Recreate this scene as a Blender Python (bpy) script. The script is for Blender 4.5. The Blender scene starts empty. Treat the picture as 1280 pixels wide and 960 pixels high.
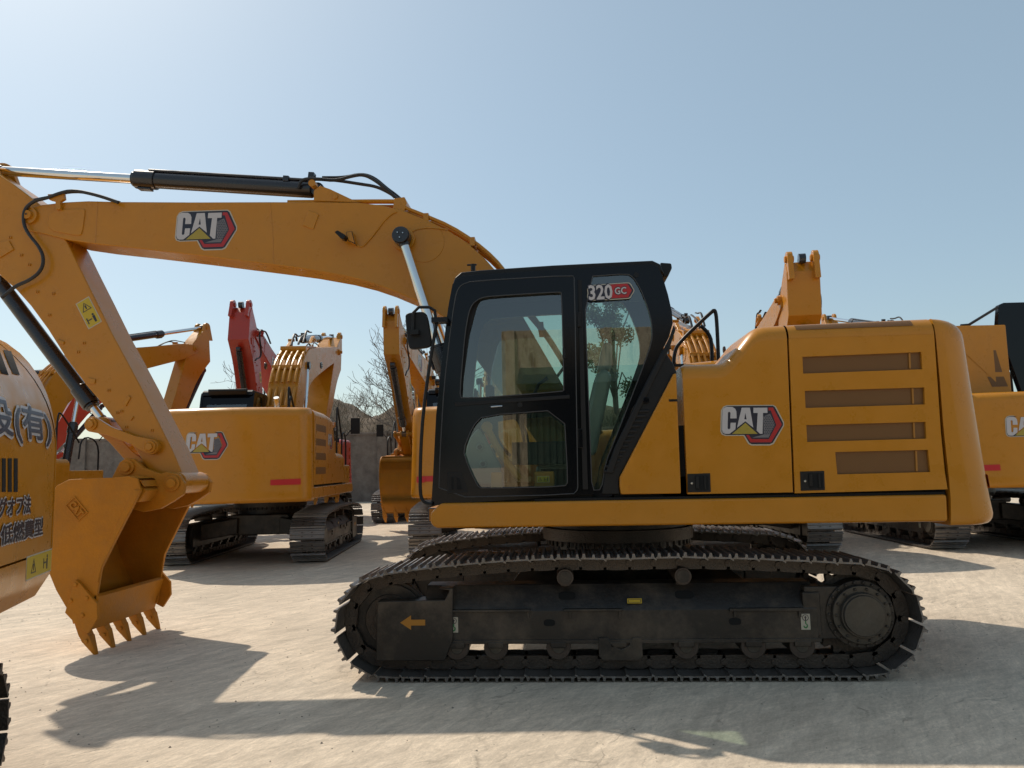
import bpy, bmesh, math, random
from mathutils import Vector, Matrix
from mathutils.geometry import tessellate_polygon
random.seed(7)
S = bpy.context.scene
COL = S.collection
PI = math.pi
R = math.radians

# ------------------------------------------------------------------ camera
CAM = Vector((1.2348, -5.933, 1.6017)); YAW, PIT, ROL, F = -0.0650, 0.1077, -0.0203, 960.8
fw = Vector((math.sin(YAW)*math.cos(PIT), math.cos(YAW)*math.cos(PIT), math.sin(PIT)))
rt = Vector((math.cos(YAW), -math.sin(YAW), 0)); upv = rt.cross(fw)
r2 = rt*math.cos(ROL)+upv*math.sin(ROL); u2 = -rt*math.sin(ROL)+upv*math.cos(ROL)
cam = bpy.data.cameras.new('camera'); co = bpy.data.objects.new('camera', cam); COL.objects.link(co)
m = Matrix((r2, u2, -fw)).transposed().to_4x4(); m.translation = CAM; co.matrix_world = m
cam.sensor_width = 36; cam.lens = F/1280*36; cam.clip_start = .05; cam.clip_end = 6000
S.camera = co
# ------------------------------------------------------------------ world, sun, exposure
SUNV = Vector((-.62, .545, 1.0)).normalized()
elev = math.asin(SUNV.z); azim = math.atan2(SUNV.x, SUNV.y)
W = bpy.data.worlds.new('World'); S.world = W; W.use_nodes = True
nt = W.node_tree; nt.nodes.clear()
sky = nt.nodes.new('ShaderNodeTexSky'); sky.sky_type = 'NISHITA'; sky.sun_disc = False
sky.sun_elevation = elev; sky.sun_rotation = azim
sky.air_density = 1.0; sky.dust_density = 1.5; sky.ozone_density = 1.3; sky.altitude = 0
bg = nt.nodes.new('ShaderNodeBackground'); bg.inputs[1].default_value = .10
wo = nt.nodes.new('ShaderNodeOutputWorld')
tintn = nt.nodes.new('ShaderNodeVectorMath'); tintn.operation = 'MULTIPLY'; tintn.inputs[1].default_value = (.52, .54, .52)
nt.links.new(sky.outputs[0], tintn.inputs[0]); hazen = nt.nodes.new('ShaderNodeVectorMath'); hazen.operation = 'ADD'; hazen.inputs[1].default_value = (1.12, 1.42, 1.46)
nt.links.new(tintn.outputs[0], hazen.inputs[0]); nt.links.new(hazen.outputs[0], bg.inputs[0]); nt.links.new(bg.outputs[0], wo.inputs[0])
sl = bpy.data.lights.new('sun', 'SUN'); sl.energy = 2.3; sl.angle = R(.6); sl.color = (1.0, .90, .76)
so = bpy.data.objects.new('sun', sl); COL.objects.link(so)
so.rotation_euler = SUNV.to_track_quat('Z', 'Y').to_euler()
S.view_settings.view_transform = 'Standard'; S.view_settings.look = 'None'
S.view_settings.exposure = 0.66; S.view_settings.gamma = 1.0

def ray(x, y): return fw*F + r2*(x-640) + u2*(480-y)
def at(x, y, Y):                       # a point on the vertical plane y = Y of the world
    d = ray(x, y); return CAM + d*((Y-CAM.y)/d.y)
def xz(pts, Y): return [(p.x, p.z) for p in (at(a, b, Y) for a, b in pts)]

# ------------------------------------------------------------------ materials
def mat(name, col, rough=.5, metal=0, coat=0, bump=0, bscale=40, var=0, vscale=6, spec=.5, dust=0, dustcol=(.35,.29,.22), extra=None):
    m = bpy.data.materials.new(name); m.use_nodes = True; t = m.node_tree; N = t.nodes; L = t.links
    b = N['Principled BSDF']; b.inputs['Roughness'].default_value = rough; b.inputs['Metallic'].default_value = metal
    b.inputs['Coat Weight'].default_value = coat; b.inputs['Coat Roughness'].default_value = .12
    b.inputs['Specular IOR Level'].default_value = spec
    b.inputs['Base Color'].default_value = (*col, 1)
    tc = N.new('ShaderNodeTexCoord'); src = None
    if var or dust:
        n = N.new('ShaderNodeTexNoise'); n.inputs['Scale'].default_value = vscale; n.inputs['Detail'].default_value = 6
        n.inputs['Roughness'].default_value = .65
        L.new(tc.outputs['Object'], n.inputs[0])
        r = N.new('ShaderNodeMapRange'); r.inputs[1].default_value = .3; r.inputs[2].default_value = .7
        r.inputs[3].default_value = 1-var; r.inputs[4].default_value = 1+var*.6
        L.new(n.outputs[0], r.inputs[0])
        mx = N.new('ShaderNodeVectorMath'); mx.operation = 'SCALE'; mx.inputs[0].default_value = col
        L.new(r.outputs[0], mx.inputs['Scale']); src = mx.outputs[0]
        rr = N.new('ShaderNodeMapRange'); rr.inputs[1].default_value = .3; rr.inputs[2].default_value = .7
        rr.inputs[3].default_value = max(.02, rough-.08); rr.inputs[4].default_value = rough+.12
        L.new(n.outputs[0], rr.inputs[0]); L.new(rr.outputs[0], b.inputs['Roughness'])
    if dust:
        n2 = N.new('ShaderNodeTexNoise'); n2.inputs['Scale'].default_value = 2.3; n2.inputs['Detail'].default_value = 9
        n2.inputs['Roughness'].default_value = .7
        L.new(tc.outputs['Object'], n2.inputs[0])
        r2_ = N.new('ShaderNodeMapRange'); r2_.inputs[1].default_value = .45; r2_.inputs[2].default_value = .75
        r2_.inputs[3].default_value = 0; r2_.inputs[4].default_value = dust
        L.new(n2.outputs[0], r2_.inputs[0])
        mm = N.new('ShaderNodeMix'); mm.data_type = 'RGBA'; L.new(r2_.outputs[0], mm.inputs[0])
        L.new(src, mm.inputs[6]); mm.inputs[7].default_value = (*dustcol, 1); src = mm.outputs[2]
    if src: L.new(src, b.inputs['Base Color'])
    if bump:
        n3 = N.new('ShaderNodeTexNoise'); n3.inputs['Scale'].default_value = bscale; n3.inputs['Detail'].default_value = 4
        L.new(tc.outputs['Object'], n3.inputs[0])
        bp = N.new('ShaderNodeBump'); bp.inputs['Strength'].default_value = bump; bp.inputs['Distance'].default_value = .02
        L.new(n3.outputs[0], bp.inputs['Height']); L.new(bp.outputs[0], b.inputs['Normal'])
    return m
M = {}
YC = (.50, .197, .009)
M['yellow'] = mat('yellow_paint', YC, .30, coat=.16, bump=.05, bscale=2.2, var=.06, vscale=5, dust=.22, dustcol=(.47, .23, .045), spec=.34)
M['yellowcast'] = mat('yellow_cast_steel', (.50, .19, .007), .5, coat=.0, spec=.3, bump=.25, bscale=60, var=.1, vscale=5, dust=.25, dustcol=(.36, .19, .06))
M['bucket'] = mat('bucket_paint', (.49, .185, .008), .55, spec=.3, bump=.2, bscale=45, var=.16, vscale=4, dust=.4, dustcol=(.30, .16, .045))
M['red'] = mat('red_paint', (.42, .030, .010), .35, coat=.3, var=.08, vscale=3, dust=.15, dustcol=(.32, .10, .05))
M['black'] = mat('black_gloss_paint', (.003, .003, .005), .13, coat=.0, bump=.012, bscale=4, spec=.27)
M['blackmat'] = mat('black_plastic', (.010, .0095, .010), .42, spec=.3, var=.15, vscale=9)
M['navy'] = mat('inner_frame_paint', (.02, .022, .03), .5)
M['steel'] = mat('track_steel', (.075, .062, .052), .42, metal=.55, bump=.35, bscale=70, var=.3, vscale=7, dust=.45, dustcol=(.12, .085, .06))
M['shoe'] = mat('shoe_steel', (.22, .205, .195), .34, metal=.75, bump=.4, bscale=60, var=.3, vscale=8, dust=.3, dustcol=(.16, .12, .09))
M['frame'] = mat('undercarriage_paint', (.020, .016, .013), .40, bump=.15, bscale=50, var=.3, vscale=4, dust=.85, dustcol=(.13, .098, .07), spec=.45)
M['hub'] = mat('hub_steel', (.07, .062, .05), .36, metal=.3, bump=.2, bscale=30, var=.35, vscale=9, dust=.5, dustcol=(.13, .11, .085))
M['roller'] = mat('roller_steel', (.07, .05, .038), .45, metal=.2, bump=.2, bscale=30, var=.35, vscale=9)
M['seal'] = mat('rubber_seal', (.045, .044, .046), .45)  # seal rubber made paler than the cab so it draws edge highlights
M['dark'] = mat('opening_shade', (.004, .004, .004), .9)  # near-black standing for the shade inside openings
M['chrome'] = mat('chrome_rod', (.75, .74, .73), .09, metal=1)
M['alu'] = mat('polished_pipe', (.55, .56, .57), .25, metal=1)
M['hose'] = mat('hose_rubber', (.018, .016, .016), .5)
M['cylblack'] = mat('cylinder_paint', (.016, .014, .017), .26, coat=.3, var=.1)
M['white'] = mat('white_vinyl', (.50, .465, .465), .4)
M['cream'] = mat('cream_vinyl', (.48, .43, .34), .4)
M['dblack'] = mat('black_vinyl', (.018, .016, .03), .35)
M['dred'] = mat('red_vinyl', (.40, .018, .018), .35)
M['dyel'] = mat('yellow_vinyl', (.36, .27, .035), .4)
M['warn'] = mat('warning_yellow', (.52, .36, .012), .4)
M['dgrey'] = mat('grey_vinyl', (.16, .15, .16), .5)
M['navytext'] = mat('navy_vinyl', (.012, .016, .045), .35)
M['seat'] = mat('plastic_wrapped_seat', (.42, .44, .42), .3, bump=.5, bscale=14, coat=.5)
M['grey'] = mat('grey_plastic', (.30, .33, .31), .45)
M['orange'] = mat('arrow_orange', (.42, .18, .018), .5)
M['green'] = mat('green_print', (.02, .18, .05), .5)
M['mirror'] = mat('mirror_glass', (.8, .8, .8), .03, metal=1)
M['lamp'] = mat('red_reflector', (.5, .012, .014), .45)

def grille_mat():
    m = mat('perforated_sheet', (.3, .13, .02), .5); t = m.node_tree; N = t.nodes; L = t.links; b = N['Principled BSDF']
    tc = N.new('ShaderNodeTexCoord'); mp = N.new('ShaderNodeVectorMath'); mp.operation = 'SCALE'; mp.inputs['Scale'].default_value = 520
    L.new(tc.outputs['Object'], mp.inputs[0])
    sn = N.new('ShaderNodeVectorMath'); sn.operation = 'SINE'; L.new(mp.outputs[0], sn.inputs[0])
    sp = N.new('ShaderNodeSeparateXYZ'); L.new(sn.outputs[0], sp.inputs[0])
    mu = N.new('ShaderNodeMath'); mu.operation = 'MULTIPLY'; L.new(sp.outputs[0], mu.inputs[0]); L.new(sp.outputs[2], mu.inputs[1])
    ad = N.new('ShaderNodeMapRange'); ad.inputs[1].default_value = -.1; ad.inputs[2].default_value = .25; L.new(mu.outputs[0], ad.inputs[0])
    mx = N.new('ShaderNodeMix'); mx.data_type = 'RGBA'; L.new(ad.outputs[0], mx.inputs[0])
    mx.inputs[6].default_value = (.24, .098, .012, 1); mx.inputs[7].default_value = (.045, .022, .007, 1)
    L.new(mx.outputs[2], b.inputs['Base Color']); return m
M['grille'] = grille_mat(); M['grillebar'] = mat('grille_bar_paint', (.36, .15, .015), .5)
def glass_mat(name, tint, rough=.0):
    m = bpy.data.materials.new(name); m.use_nodes = True; t = m.node_tree; N = t.nodes; L = t.links; N.clear()
    o = N.new('ShaderNodeOutputMaterial'); mx = N.new('ShaderNodeMixShader'); tr = N.new('ShaderNodeBsdfTransparent'); gl = N.new('ShaderNodeBsdfGlossy')
    tr.inputs[0].default_value = (*tint, 1); gl.inputs['Roughness'].default_value = rough; gl.inputs[0].default_value = (1, 1, 1, 1)
    fr = N.new('ShaderNodeFresnel'); fr.inputs[0].default_value = 1.62
    ge = N.new('ShaderNodeNewGeometry'); io = N.new('ShaderNodeMapRange'); io.inputs[3].default_value = 1.62; io.inputs[4].default_value = 1/1.62   # same reflectance from either face of the thin pane
    L.new(ge.outputs['Backfacing'], io.inputs[0]); L.new(io.outputs[0], fr.inputs[0])
    mr = N.new('ShaderNodeMapRange'); mr.inputs[3].default_value = .075; mr.inputs[4].default_value = 1.0
    L.new(fr.outputs[0], mr.inputs[0]); L.new(mr.outputs[0], mx.inputs[0])
    L.new(tr.outputs[0], mx.inputs[1]); L.new(gl.outputs[0], mx.inputs[2]); L.new(mx.outputs[0], o.inputs[0]); return m
M['glass'] = glass_mat('tinted_glass', (.58, .71, .63))

# ------------------------------------------------------------------ mesh builder
class MB:
    def __init__(s): s.v = []; s.f = []; s.mi = []; s.mats = []
    def k(s, name):
        if name not in s.mats: s.mats.append(name)
        return s.mats.index(name)
    def add(s, vs, fs, m='yellow'):
        o = len(s.v); k = s.k(m); s.v += [tuple(v) for v in vs]
        for f in fs: s.f.append(tuple(i+o for i in f)); s.mi.append(k)
        return s
    def prism3(s, pts3, d, m='yellow', holes=()):
        """polygon of 3-D points swept by vector d"""
        d = Vector(d); loops = [[Vector(p) for p in pts3]]+[[Vector(p) for p in h] for h in holes]
        flat = [p for l in loops for p in l]; n = len(flat)
        vs = flat+[p+d for p in flat]; fs = []
        if holes:
            tris = tessellate_polygon(loops)
            fs += [tuple(t) for t in tris]+[tuple(i+n for i in reversed(t)) for t in tris]
        else:
            fs += [tuple(range(n)), tuple(range(2*n-1, n-1, -1))]
        o = 0
        for l in loops:
            for i in range(len(l)):
                a, b = o+i, o+(i+1) % len(l); fs.append((a, b, b+n, a+n))
            o += len(l)
        return s.add(vs, fs, m)
    def prism(s, poly, y0, y1, m='yellow', holes=()):
        return s.prism3([(x, y0, z) for x, z in poly], (0, y1-y0, 0), m, [[(x, y0, z) for x, z in h] for h in holes])
    def box(s, a, b, m='yellow'):
        (x0, y0, z0), (x1, y1, z1) = a, b
        vs = [(x, y, z) for x in (x0, x1) for y in (y0, y1) for z in (z0, z1)]
        return s.add(vs, [(0,1,3,2),(4,6,7,5),(0,4,5,1),(2,3,7,6),(0,2,6,4),(1,5,7,3)], m)
    def cyl(s, p0, p1, r, m='steel', n=20, r1=None, cap=True):
        p0 = Vector(p0); p1 = Vector(p1); r1 = r if r1 is None else r1; d = (p1-p0).normalized()
        a = d.orthogonal().normalized(); b = d.cross(a); vs = []
        for p, q in ((p0, r), (p1, r1)):
            for i in range(n): t = 2*PI*i/n; vs.append(p+(a*math.cos(t)+b*math.sin(t))*q)
        fs = [(i, (i+1) % n, n+(i+1) % n, n+i) for i in range(n)]
        if cap: fs += [tuple(range(n-1, -1, -1)), tuple(range(n, 2*n))]
        return s.add(vs, fs, m)
    def tube(s, pts, r, m='hose', n=8, smooth=2):
        P = [Vector(p) for p in pts]
        for _ in range(smooth):
            Q = [P[0]]
            for a, b in zip(P, P[1:]): Q += [a*.75+b*.25, a*.25+b*.75]
            P = Q+[P[-1]]
        prev = None; vs = []
        for i, p in enumerate(P):
            d = (P[min(i+1, len(P)-1)]-P[max(i-1, 0)]).normalized()
            a = d.orthogonal().normalized() if prev is None else (prev-d*prev.dot(d)).normalized()
            prev = a; b = d.cross(a)
            for j in range(n): t = 2*PI*j/n; vs.append(p+(a*math.cos(t)+b*math.sin(t))*r)
        fs = [(i*n+j, i*n+(j+1) % n, (i+1)*n+(j+1) % n, (i+1)*n+j) for i in range(len(P)-1) for j in range(n)]
        fs += [tuple(range(n-1, -1, -1)), tuple(range(len(vs)-n, len(vs)))]
        return s.add(vs, fs, m)
    def grid(s, rows, m='yellow', closed=False):
        n = len(rows[0]); vs = [p for r in rows for p in r]; fs = []
        for i in range(len(rows)-1):
            for j in range(n if closed else n-1): fs.append((i*n+j, i*n+(j+1) % n, (i+1)*n+(j+1) % n, (i+1)*n+j))
        return s.add(vs, fs, m)
    def sphere(s, c, r, m='steel', n=10):
        rows = [[(c[0]+r[0]*math.sin(PI*i/n)*math.cos(2*PI*j/(2*n)), c[1]+r[1]*math.sin(PI*i/n)*math.sin(2*PI*j/(2*n)), c[2]+r[2]*math.cos(PI*i/n)) for j in range(2*n)] for i in range(n+1)]
        return s.grid(rows, m, True)
PIV = {}
def build(name, mb, parent=None, pivot=None, bevel=0, seg=2, angle=35, normals=True):
    if pivot is None: pivot = PIV.get(parent.name, Vector()) if parent else Vector()
    pivot = Vector(pivot)
    me = bpy.data.meshes.new(name); me.from_pydata([Vector(v)-pivot for v in mb.v], [], mb.f)
    for k in mb.mats: me.materials.append(M[k])
    me.polygons.foreach_set('material_index', mb.mi)
    bm = bmesh.new(); bm.from_mesh(me); bmesh.ops.remove_doubles(bm, verts=bm.verts, dist=1e-5)
    if normals: bmesh.ops.recalc_face_normals(bm, faces=bm.faces)
    if bevel:
        es = [e for e in bm.edges if len(e.link_faces) == 2 and e.calc_face_angle(0) > R(30)]
        try: bmesh.ops.bevel(bm, geom=es, offset=bevel, segments=seg, affect='EDGES', clamp_overlap=True, profile=.5)
        except Exception: pass
    bm.to_mesh(me); bm.free()
    me.shade_smooth(); me.set_sharp_from_angle(angle=R(max(angle, 46) if bevel else angle))
    o = bpy.data.objects.new(name, me); COL.objects.link(o)
    if bevel: wn = o.modifiers.new('weighted_normals', 'WEIGHTED_NORMAL'); wn.keep_sharp = True; wn.weight = 80
    if parent: o.parent = parent; o.location = pivot-PIV[parent.name]
    else: o.location = pivot
    PIV[o.name] = pivot
    return o
def tag(o, label=None, cat=None, group=None, kind=None):
    if label: o['label'] = label
    if cat: o['category'] = cat
    if group: o['group'] = group
    if kind: o['kind'] = kind
    return o
def empty(name, loc):
    o = bpy.data.objects.new(name, None); COL.objects.link(o); o.location = loc; o.empty_display_size = .3; PIV[o.name] = Vector(loc); return o

# ------------------------------------------------------------------ lettering and marks
def chaikin(P, k=1):
    for _ in range(k):
        Q = []
        for i in range(len(P)):
            a, b = P[i], P[(i+1) % len(P)]
            Q += [(a[0]*.8+b[0]*.2, a[1]*.8+b[1]*.2), (a[0]*.2+b[0]*.8, a[1]*.2+b[1]*.8)]
        P = Q
    return P
def mark(mb, fn, poly, h, m, holes=()):
    loops = [[Vector((x, y, 0)) for x, y in poly]]+[[Vector((x, y, 0)) for x, y in q] for q in holes]
    flat = [p for l in loops for p in l]; tris = tessellate_polygon(loops)
    a = fn(0, 0, 0); 
    vs = [fn(p.x, p.y, h) for p in flat]; n = len(vs); vs += [fn(p.x, p.y, h-.0012) for p in flat]
    fs = [tuple(t) for t in tris]+[tuple(i+n for i in reversed(t)) for t in tris]; o = 0
    for l in loops:
        for i in range(len(l)): p, q = o+i, o+(i+1) % len(l); fs.append((p, q, q+n, p+n))
        o += len(l)
    mb.add(vs, fs, m)
LG = dict(
 outer=[(168,540),(188,200),(225,140),(280,118),(1010,118),(1055,145),(1172,395),(1172,450),(1000,740),(940,765),(650,765),(600,740),(530,610),(250,610),(190,590)],
 inner=[(186,535),(206,210),(238,155),(285,132),(1005,132),(1040,158),(1155,405),(1155,445),(985,722),(935,745),(655,745),(616,722),(545,595),(255,595),(208,578)],
 red=[(935,160),(1008,160),(1137,432),(958,715),(636,715),(568,597),(612,597),(655,662),(925,662),(1048,440),(972,208),(935,208)],
 C=[(430,330),(430,220),(412,175),(370,147),(275,143),(228,165),(210,210),(192,510),(204,555),(240,578),(310,578),(405,505),(415,400),(332,400),(324,490),(302,508),(282,490),(296,236),(316,222),(336,238),(330,330)],
 A=[(515,160),(645,160),(687,480),(565,378),(430,482)], Ah=[(570,240),(550,346),(586,346)],
 T=[(700,162),(920,162),(918,246),(848,246),(828,580),(790,580),(738,528),(765,246),(697,246)],
 tri=[(565,402),(752,580),(348,580)])
def logo(name, parent, fn, w):
    k = w/1004.; mb = MB(); t = lambda P: [((x-670)*k, (441-y)*k) for x, y in P]
    mark(mb, fn, t(LG['outer']), .0015, 'cream'); mark(mb, fn, t(LG['inner']), .003, 'dblack')
    mark(mb, fn, t([(850,300),(960,260),(1030,440),(920,640),(660,640),(850,590)]), .0038, 'dgrey')
    for i in range(6):
        for j in range(11):
            x = 868+i*27+(13 if j % 2 else 0); y = 300+j*28
            if x < 1020-abs(y-440)*.42 and x > 860: mark(mb, fn, t([(x+9*math.cos(q*PI/3), y+10*math.sin(q*PI/3)) for q in range(6)]), .0046, 'dblack')
    mark(mb, fn, t(LG['red']), .0046, 'dred')
    for q in ('C', 'T'): mark(mb, fn, t(LG[q]), .0046, 'white')
    mark(mb, fn, t(LG['A']), .0046, 'white', [t(LG['Ah'])]); mark(mb, fn, t(LG['tri']), .0046, 'dyel')
    return build(name, mb, parent, normals=True)
def text(mb, fn, s, size, m, h, bold=0, sx=1.0, align='LEFT', ext=0):
    cu = bpy.data.curves.new('lettering', 'FONT'); cu.body = s; cu.size = size; cu.offset = bold; cu.resolution_u = 2; cu.align_x = align; cu.extrude = ext
    o = bpy.data.objects.new('lettering', cu); COL.objects.link(o); dg = bpy.context.evaluated_depsgraph_get()
    me = bpy.data.meshes.new_from_object(o.evaluated_get(dg)); vs = [fn(v.co.x*sx, v.co.y, h+v.co.z) for v in me.vertices]
    mb.add(vs, [tuple(p.vertices) for p in me.polygons], m)
    bpy.data.objects.remove(o); bpy.data.curves.remove(cu); bpy.data.meshes.remove(me)
def side_fn(px, py, Y, ang=0):          # maps a flat design onto the side that faces -y
    c = at(px, py, Y); ca, sa = math.cos(ang), math.sin(ang)
    return lambda u, v, h: Vector((c.x+u*ca-v*sa, Y-h, c.z+u*sa+v*ca))
def warn_label(name, parent, fn, w, h, vertical=False):
    mb = MB(); mark(mb, fn, [(-w/2,-h/2),(w/2,-h/2),(w/2,h/2),(-w/2,h/2)], .0015, 'cream')
    e = .06*min(w, h); mark(mb, fn, [(-w/2+e,-h/2+e),(w/2-e,-h/2+e),(w/2-e,h/2-e),(-w/2+e,h/2-e)], .003, 'warn')
    if vertical: a = (0, h*.23); b = (0, -h*.23); q = min(w, h*.5)*.36
    else: a = (-w*.24, 0); b = (w*.24, 0); q = min(w*.5, h)*.36
    T = [(a[0]+q*1.1*math.sin(i*2*PI/3), a[1]-q*.2+q*1.1*math.cos(i*2*PI/3)) for i in range(3)]
    T2 = [(a[0]+(x-a[0])*.78, a[1]-q*.2+(y-a[1]+q*.2)*.78) for x, y in T]
    mark(mb, fn, T, .0042, 'dblack', [T2])
    mark(mb, fn, [(a[0]-q*.1, a[1]-q*.45),(a[0]+q*.1, a[1]-q*.45),(a[0]+q*.15, a[1]+q*.3),(a[0]-q*.15, a[1]+q*.3)], .0042, 'dblack')
    mark(mb, fn, [(b[0]+q*.35, b[1]-q*.9),(b[0]+q*.75, b[1]-q*.9),(b[0]+q*.8, b[1]+q*.4),(b[0]+q*.3, b[1]+q*.4)], .0042, 'dblack')
    mark(mb, fn, [(b[0]+q*.55+q*.22*math.cos(i), b[1]+q*.65+q*.22*math.sin(i)) for i in range(6)], .0042, 'dblack')
    mark(mb, fn, [(b[0]-q*.7, b[1]-q*.15),(b[0]+q*.1, b[1]-q*.15),(b[0]+q*.1, b[1]+q*.05),(b[0]-q*.7, b[1]+q*.05)], .0042, 'dblack')
    mark(mb, fn, [(b[0]-q*.95, b[1]-q*.7),(b[0]-q*.75, b[1]-q*.7),(b[0]-q*.75, b[1]+q*.5),(b[0]-q*.95, b[1]+q*.5)], .0042, 'dblack')
    return build(name, mb, parent)

# ================================================================== the excavator
C0 = Vector((1.72, 1.49, 0))
ex = empty('excavator', C0)
# ------------------------------------------------ undercarriage
def track_path():
    P = []
    ci = (-.17, .42, .32); cs = (3.42, .44, .34)
    for i in range(0, 25): a = PI*1.5-i*PI/24; P.append((ci[0]+ci[2]*math.cos(a), ci[1]+ci[2]*math.sin(a)))      # bottom -> left -> top
    P += [(.0, .765), (.33, .802), (.75, .832), (1.18, .845), (1.65, .838), (2.1, .845), (2.55, .83), (2.96, .808), (3.25, .79)]
    for i in range(0, 25): a = PI*.5-i*PI/24; P.append((cs[0]+cs[2]*math.cos(a), cs[1]+cs[2]*math.sin(a)))
    return P
def resample(P, pitch):
    L = [0]
    Q = P+[P[0]]
    for a, b in zip(Q, Q[1:]): L.append(L[-1]+math.hypot(b[0]-a[0], b[1]-a[1]))
    n = round(L[-1]/pitch); out = []
    for k in range(n):
        d = L[-1]*(k+.35)/n; i = max(j for j in range(len(L)) if L[j] <= d); t = (d-L[i])/(L[i+1]-L[i])
        out.append((Q[i][0]+(Q[i+1][0]-Q[i][0])*t, Q[i][1]+(Q[i+1][1]-Q[i][1])*t))
    return out, L[-1]/n
nodes, pitch = resample(track_path(), .19)
sh = MB(); hw = .30
prof = [(-.098,.055),(-.098,.066),(-.088,.067),(-.083,.096),(-.066,.096),(-.060,.067),(-.012,.067),(-.008,.092),(.006,.092),(.012,.067),(.055,.067),(.060,.092),(.074,.092),(.080,.064),(.098,.050),(.094,.040),(.070,.055)]
sh.prism3([(x, -hw, z) for x, z in prof], (0, 2*hw, 0), 'shoe')
sh.box((-.04, -.10, .068), (-.025, -.07, .078), 'steel'); sh.box((-.04, .07, .068), (-.025, .10, .078), 'steel')
sh.box((.025, -.10, .068), (.04, -.07, .078), 'steel'); sh.box((.025, .07, .068), (.04, .10, .078), 'steel')
shoe_me = None
def rolled(mb, cx, cz, y0, y1, r, m='steel', n=24): mb.cyl((cx, y0, cz), (cx, y1, cz), r, m, n)
def make_track(yc, s):
    """yc: centre line of the track, s: -1 when the outside faces -y"""
    global shoe_me
    Y = lambda d: yc+s*d                         # d = distance from the centre line to the outside
    ch = MB(); NN = len(nodes)
    fr = []
    for k in range(NN):
        a, b = nodes[k], nodes[(k+1) % NN]; mx, mz = (a[0]+b[0])/2, (a[1]+b[1])/2
        t = Vector((b[0]-a[0], 0, b[1]-a[1])).normalized(); nrm = t.cross(Vector((0, 1, 0)))   # outward
        c = Vector((mx, yc, mz)); 
        if (c-Vector((1.6, yc, .45))).dot(nrm) < 0 and abs(t.x) < .999: pass
        fr.append((c, t, nrm))
        for q in (-1, 1):
            o = c+Vector((0, q*.075, 0)); h = pitch*.56
            pts = [o-t*h-nrm*.045, o-t*h*.3-nrm*.05, o+t*h*.3-nrm*.05, o+t*h-nrm*.045, o+t*h+nrm*.03, o+t*h*.5+nrm*.05, o-t*h*.5+nrm*.05, o-t*h+nrm*.03]
            ch.prism3([p+Vector((0, q*(-.016 if k % 1 else .0), 0)) for p in pts], (0, q*.03, 0), 'steel')
        p = Vector((a[0], 0, a[1])); ch.cyl((a[0], yc-.115, a[1]), (a[0], yc+.115, a[1]), .027, 'steel', 10)
    tr = build('track_chain', ch, ex, bevel=0, angle=40)
    for c, t, nrm in fr:
        if shoe_me is None:
            o = build('track_shoe', sh, tr, pivot=(0, 0, 0), bevel=0); shoe_me = o.data
        else: o = bpy.data.objects.new('track_shoe', shoe_me); COL.objects.link(o); o.parent = tr
        j = random.uniform(-.02, .02)
        mm = Matrix((t, Vector((0, 1, 0)), nrm)).transposed().to_4x4()
        if mm.determinant() < 0: mm = Matrix((t, Vector((0, -1, 0)), nrm)).transposed().to_4x4()
        mm.translation = c-PIV[tr.name]
        o.matrix_local = mm @ Matrix.Rotation(j, 4, 'Y')
    # frame: sloped section swept along x
    f = MB(); 
    def sect(x, k=1.0): return [(x, Y(.17), .26), (x, Y(.175), .275), (x, Y(.175), .50), (x, Y(.15), .535), (x, Y(.04), .68), (x, Y(-.16), .68), (x, Y(-.17), .26)]
    f.grid([sect(.12), sect(3.1)], 'frame', True); f.add(sect(.12), [tuple(range(7))], 'frame'); f.add(sect(3.1), [tuple(range(7))], 'frame')
    f.box((.10, min(Y(.185), Y(.17)), .255), (3.12, max(Y(.185), Y(.17)), .285), 'frame')
    f.box((.12, min(Y(.20), Y(.10)), .495), (.95, max(Y(.20), Y(.10)), .515), 'frame')
    f.box((1.2, min(Y(.20), Y(.10)), .495), (1.65, max(Y(.20), Y(.10)), .515), 'frame')
    f.box((2.45, min(Y(.20), Y(.10)), .485), (3.0, max(Y(.20), Y(.10)), .51), 'frame')
    for x in (.14, .92, 1.24, 1.62, 2.48, 2.96): f.box((x, min(Y(.192), Y(.17)), .44), (x+.02, max(Y(.192), Y(.17)), .50), 'frame')
    fo = build('track_frame', f, ex, bevel=.004)
    for x, z, w, h in ((1.23, .60, .13, .055), (2.13, .60, .14, .055), (1.09, .41, .085, .05), (2.49, .41, .09, .05)):
        hd = MB()
        P = chaikin([(x-w/2, z-h/2), (x+w/2, z-h/2), (x+w/2, z+h/2), (x-w/2, z+h/2)], 2)
        if z < .5: hd.prism3([(a, Y(.172), b) for a, b in P], (0, s*.0065, 0), 'dark')
        else: hd.prism3([(a, Y(.04+(.68-b)/.145*.11)+s*.004, b) for a, b in P], (0, -s*.02, 0), 'dark')
        build('frame_opening_shade', hd, fo)  # dark plate on the frame, painting the shade of an opening
    g = MB(); yo = Y(.205)
    g.prism3([(x, yo, z) for x, z in xz([(472,752),(556,750),(562,738),(548,736),(566,735),(566,800),(556,826),(470,826)], .1)], (0, -s*.20, 0), 'frame')
    build('idler_guard', g, fo, bevel=.012, seg=2)
    ar = MB(); fn = lambda u, v, h: Vector((.04+u, yo+s*h, .425+v))
    mark(ar, fn, [(-.10,0),(-.015,.055),(-.015,.022),(.095,.022),(.095,-.022),(-.015,-.022),(-.015,-.055)], .003, 'orange')
    build('arrow_mark', ar, fo)
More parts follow.
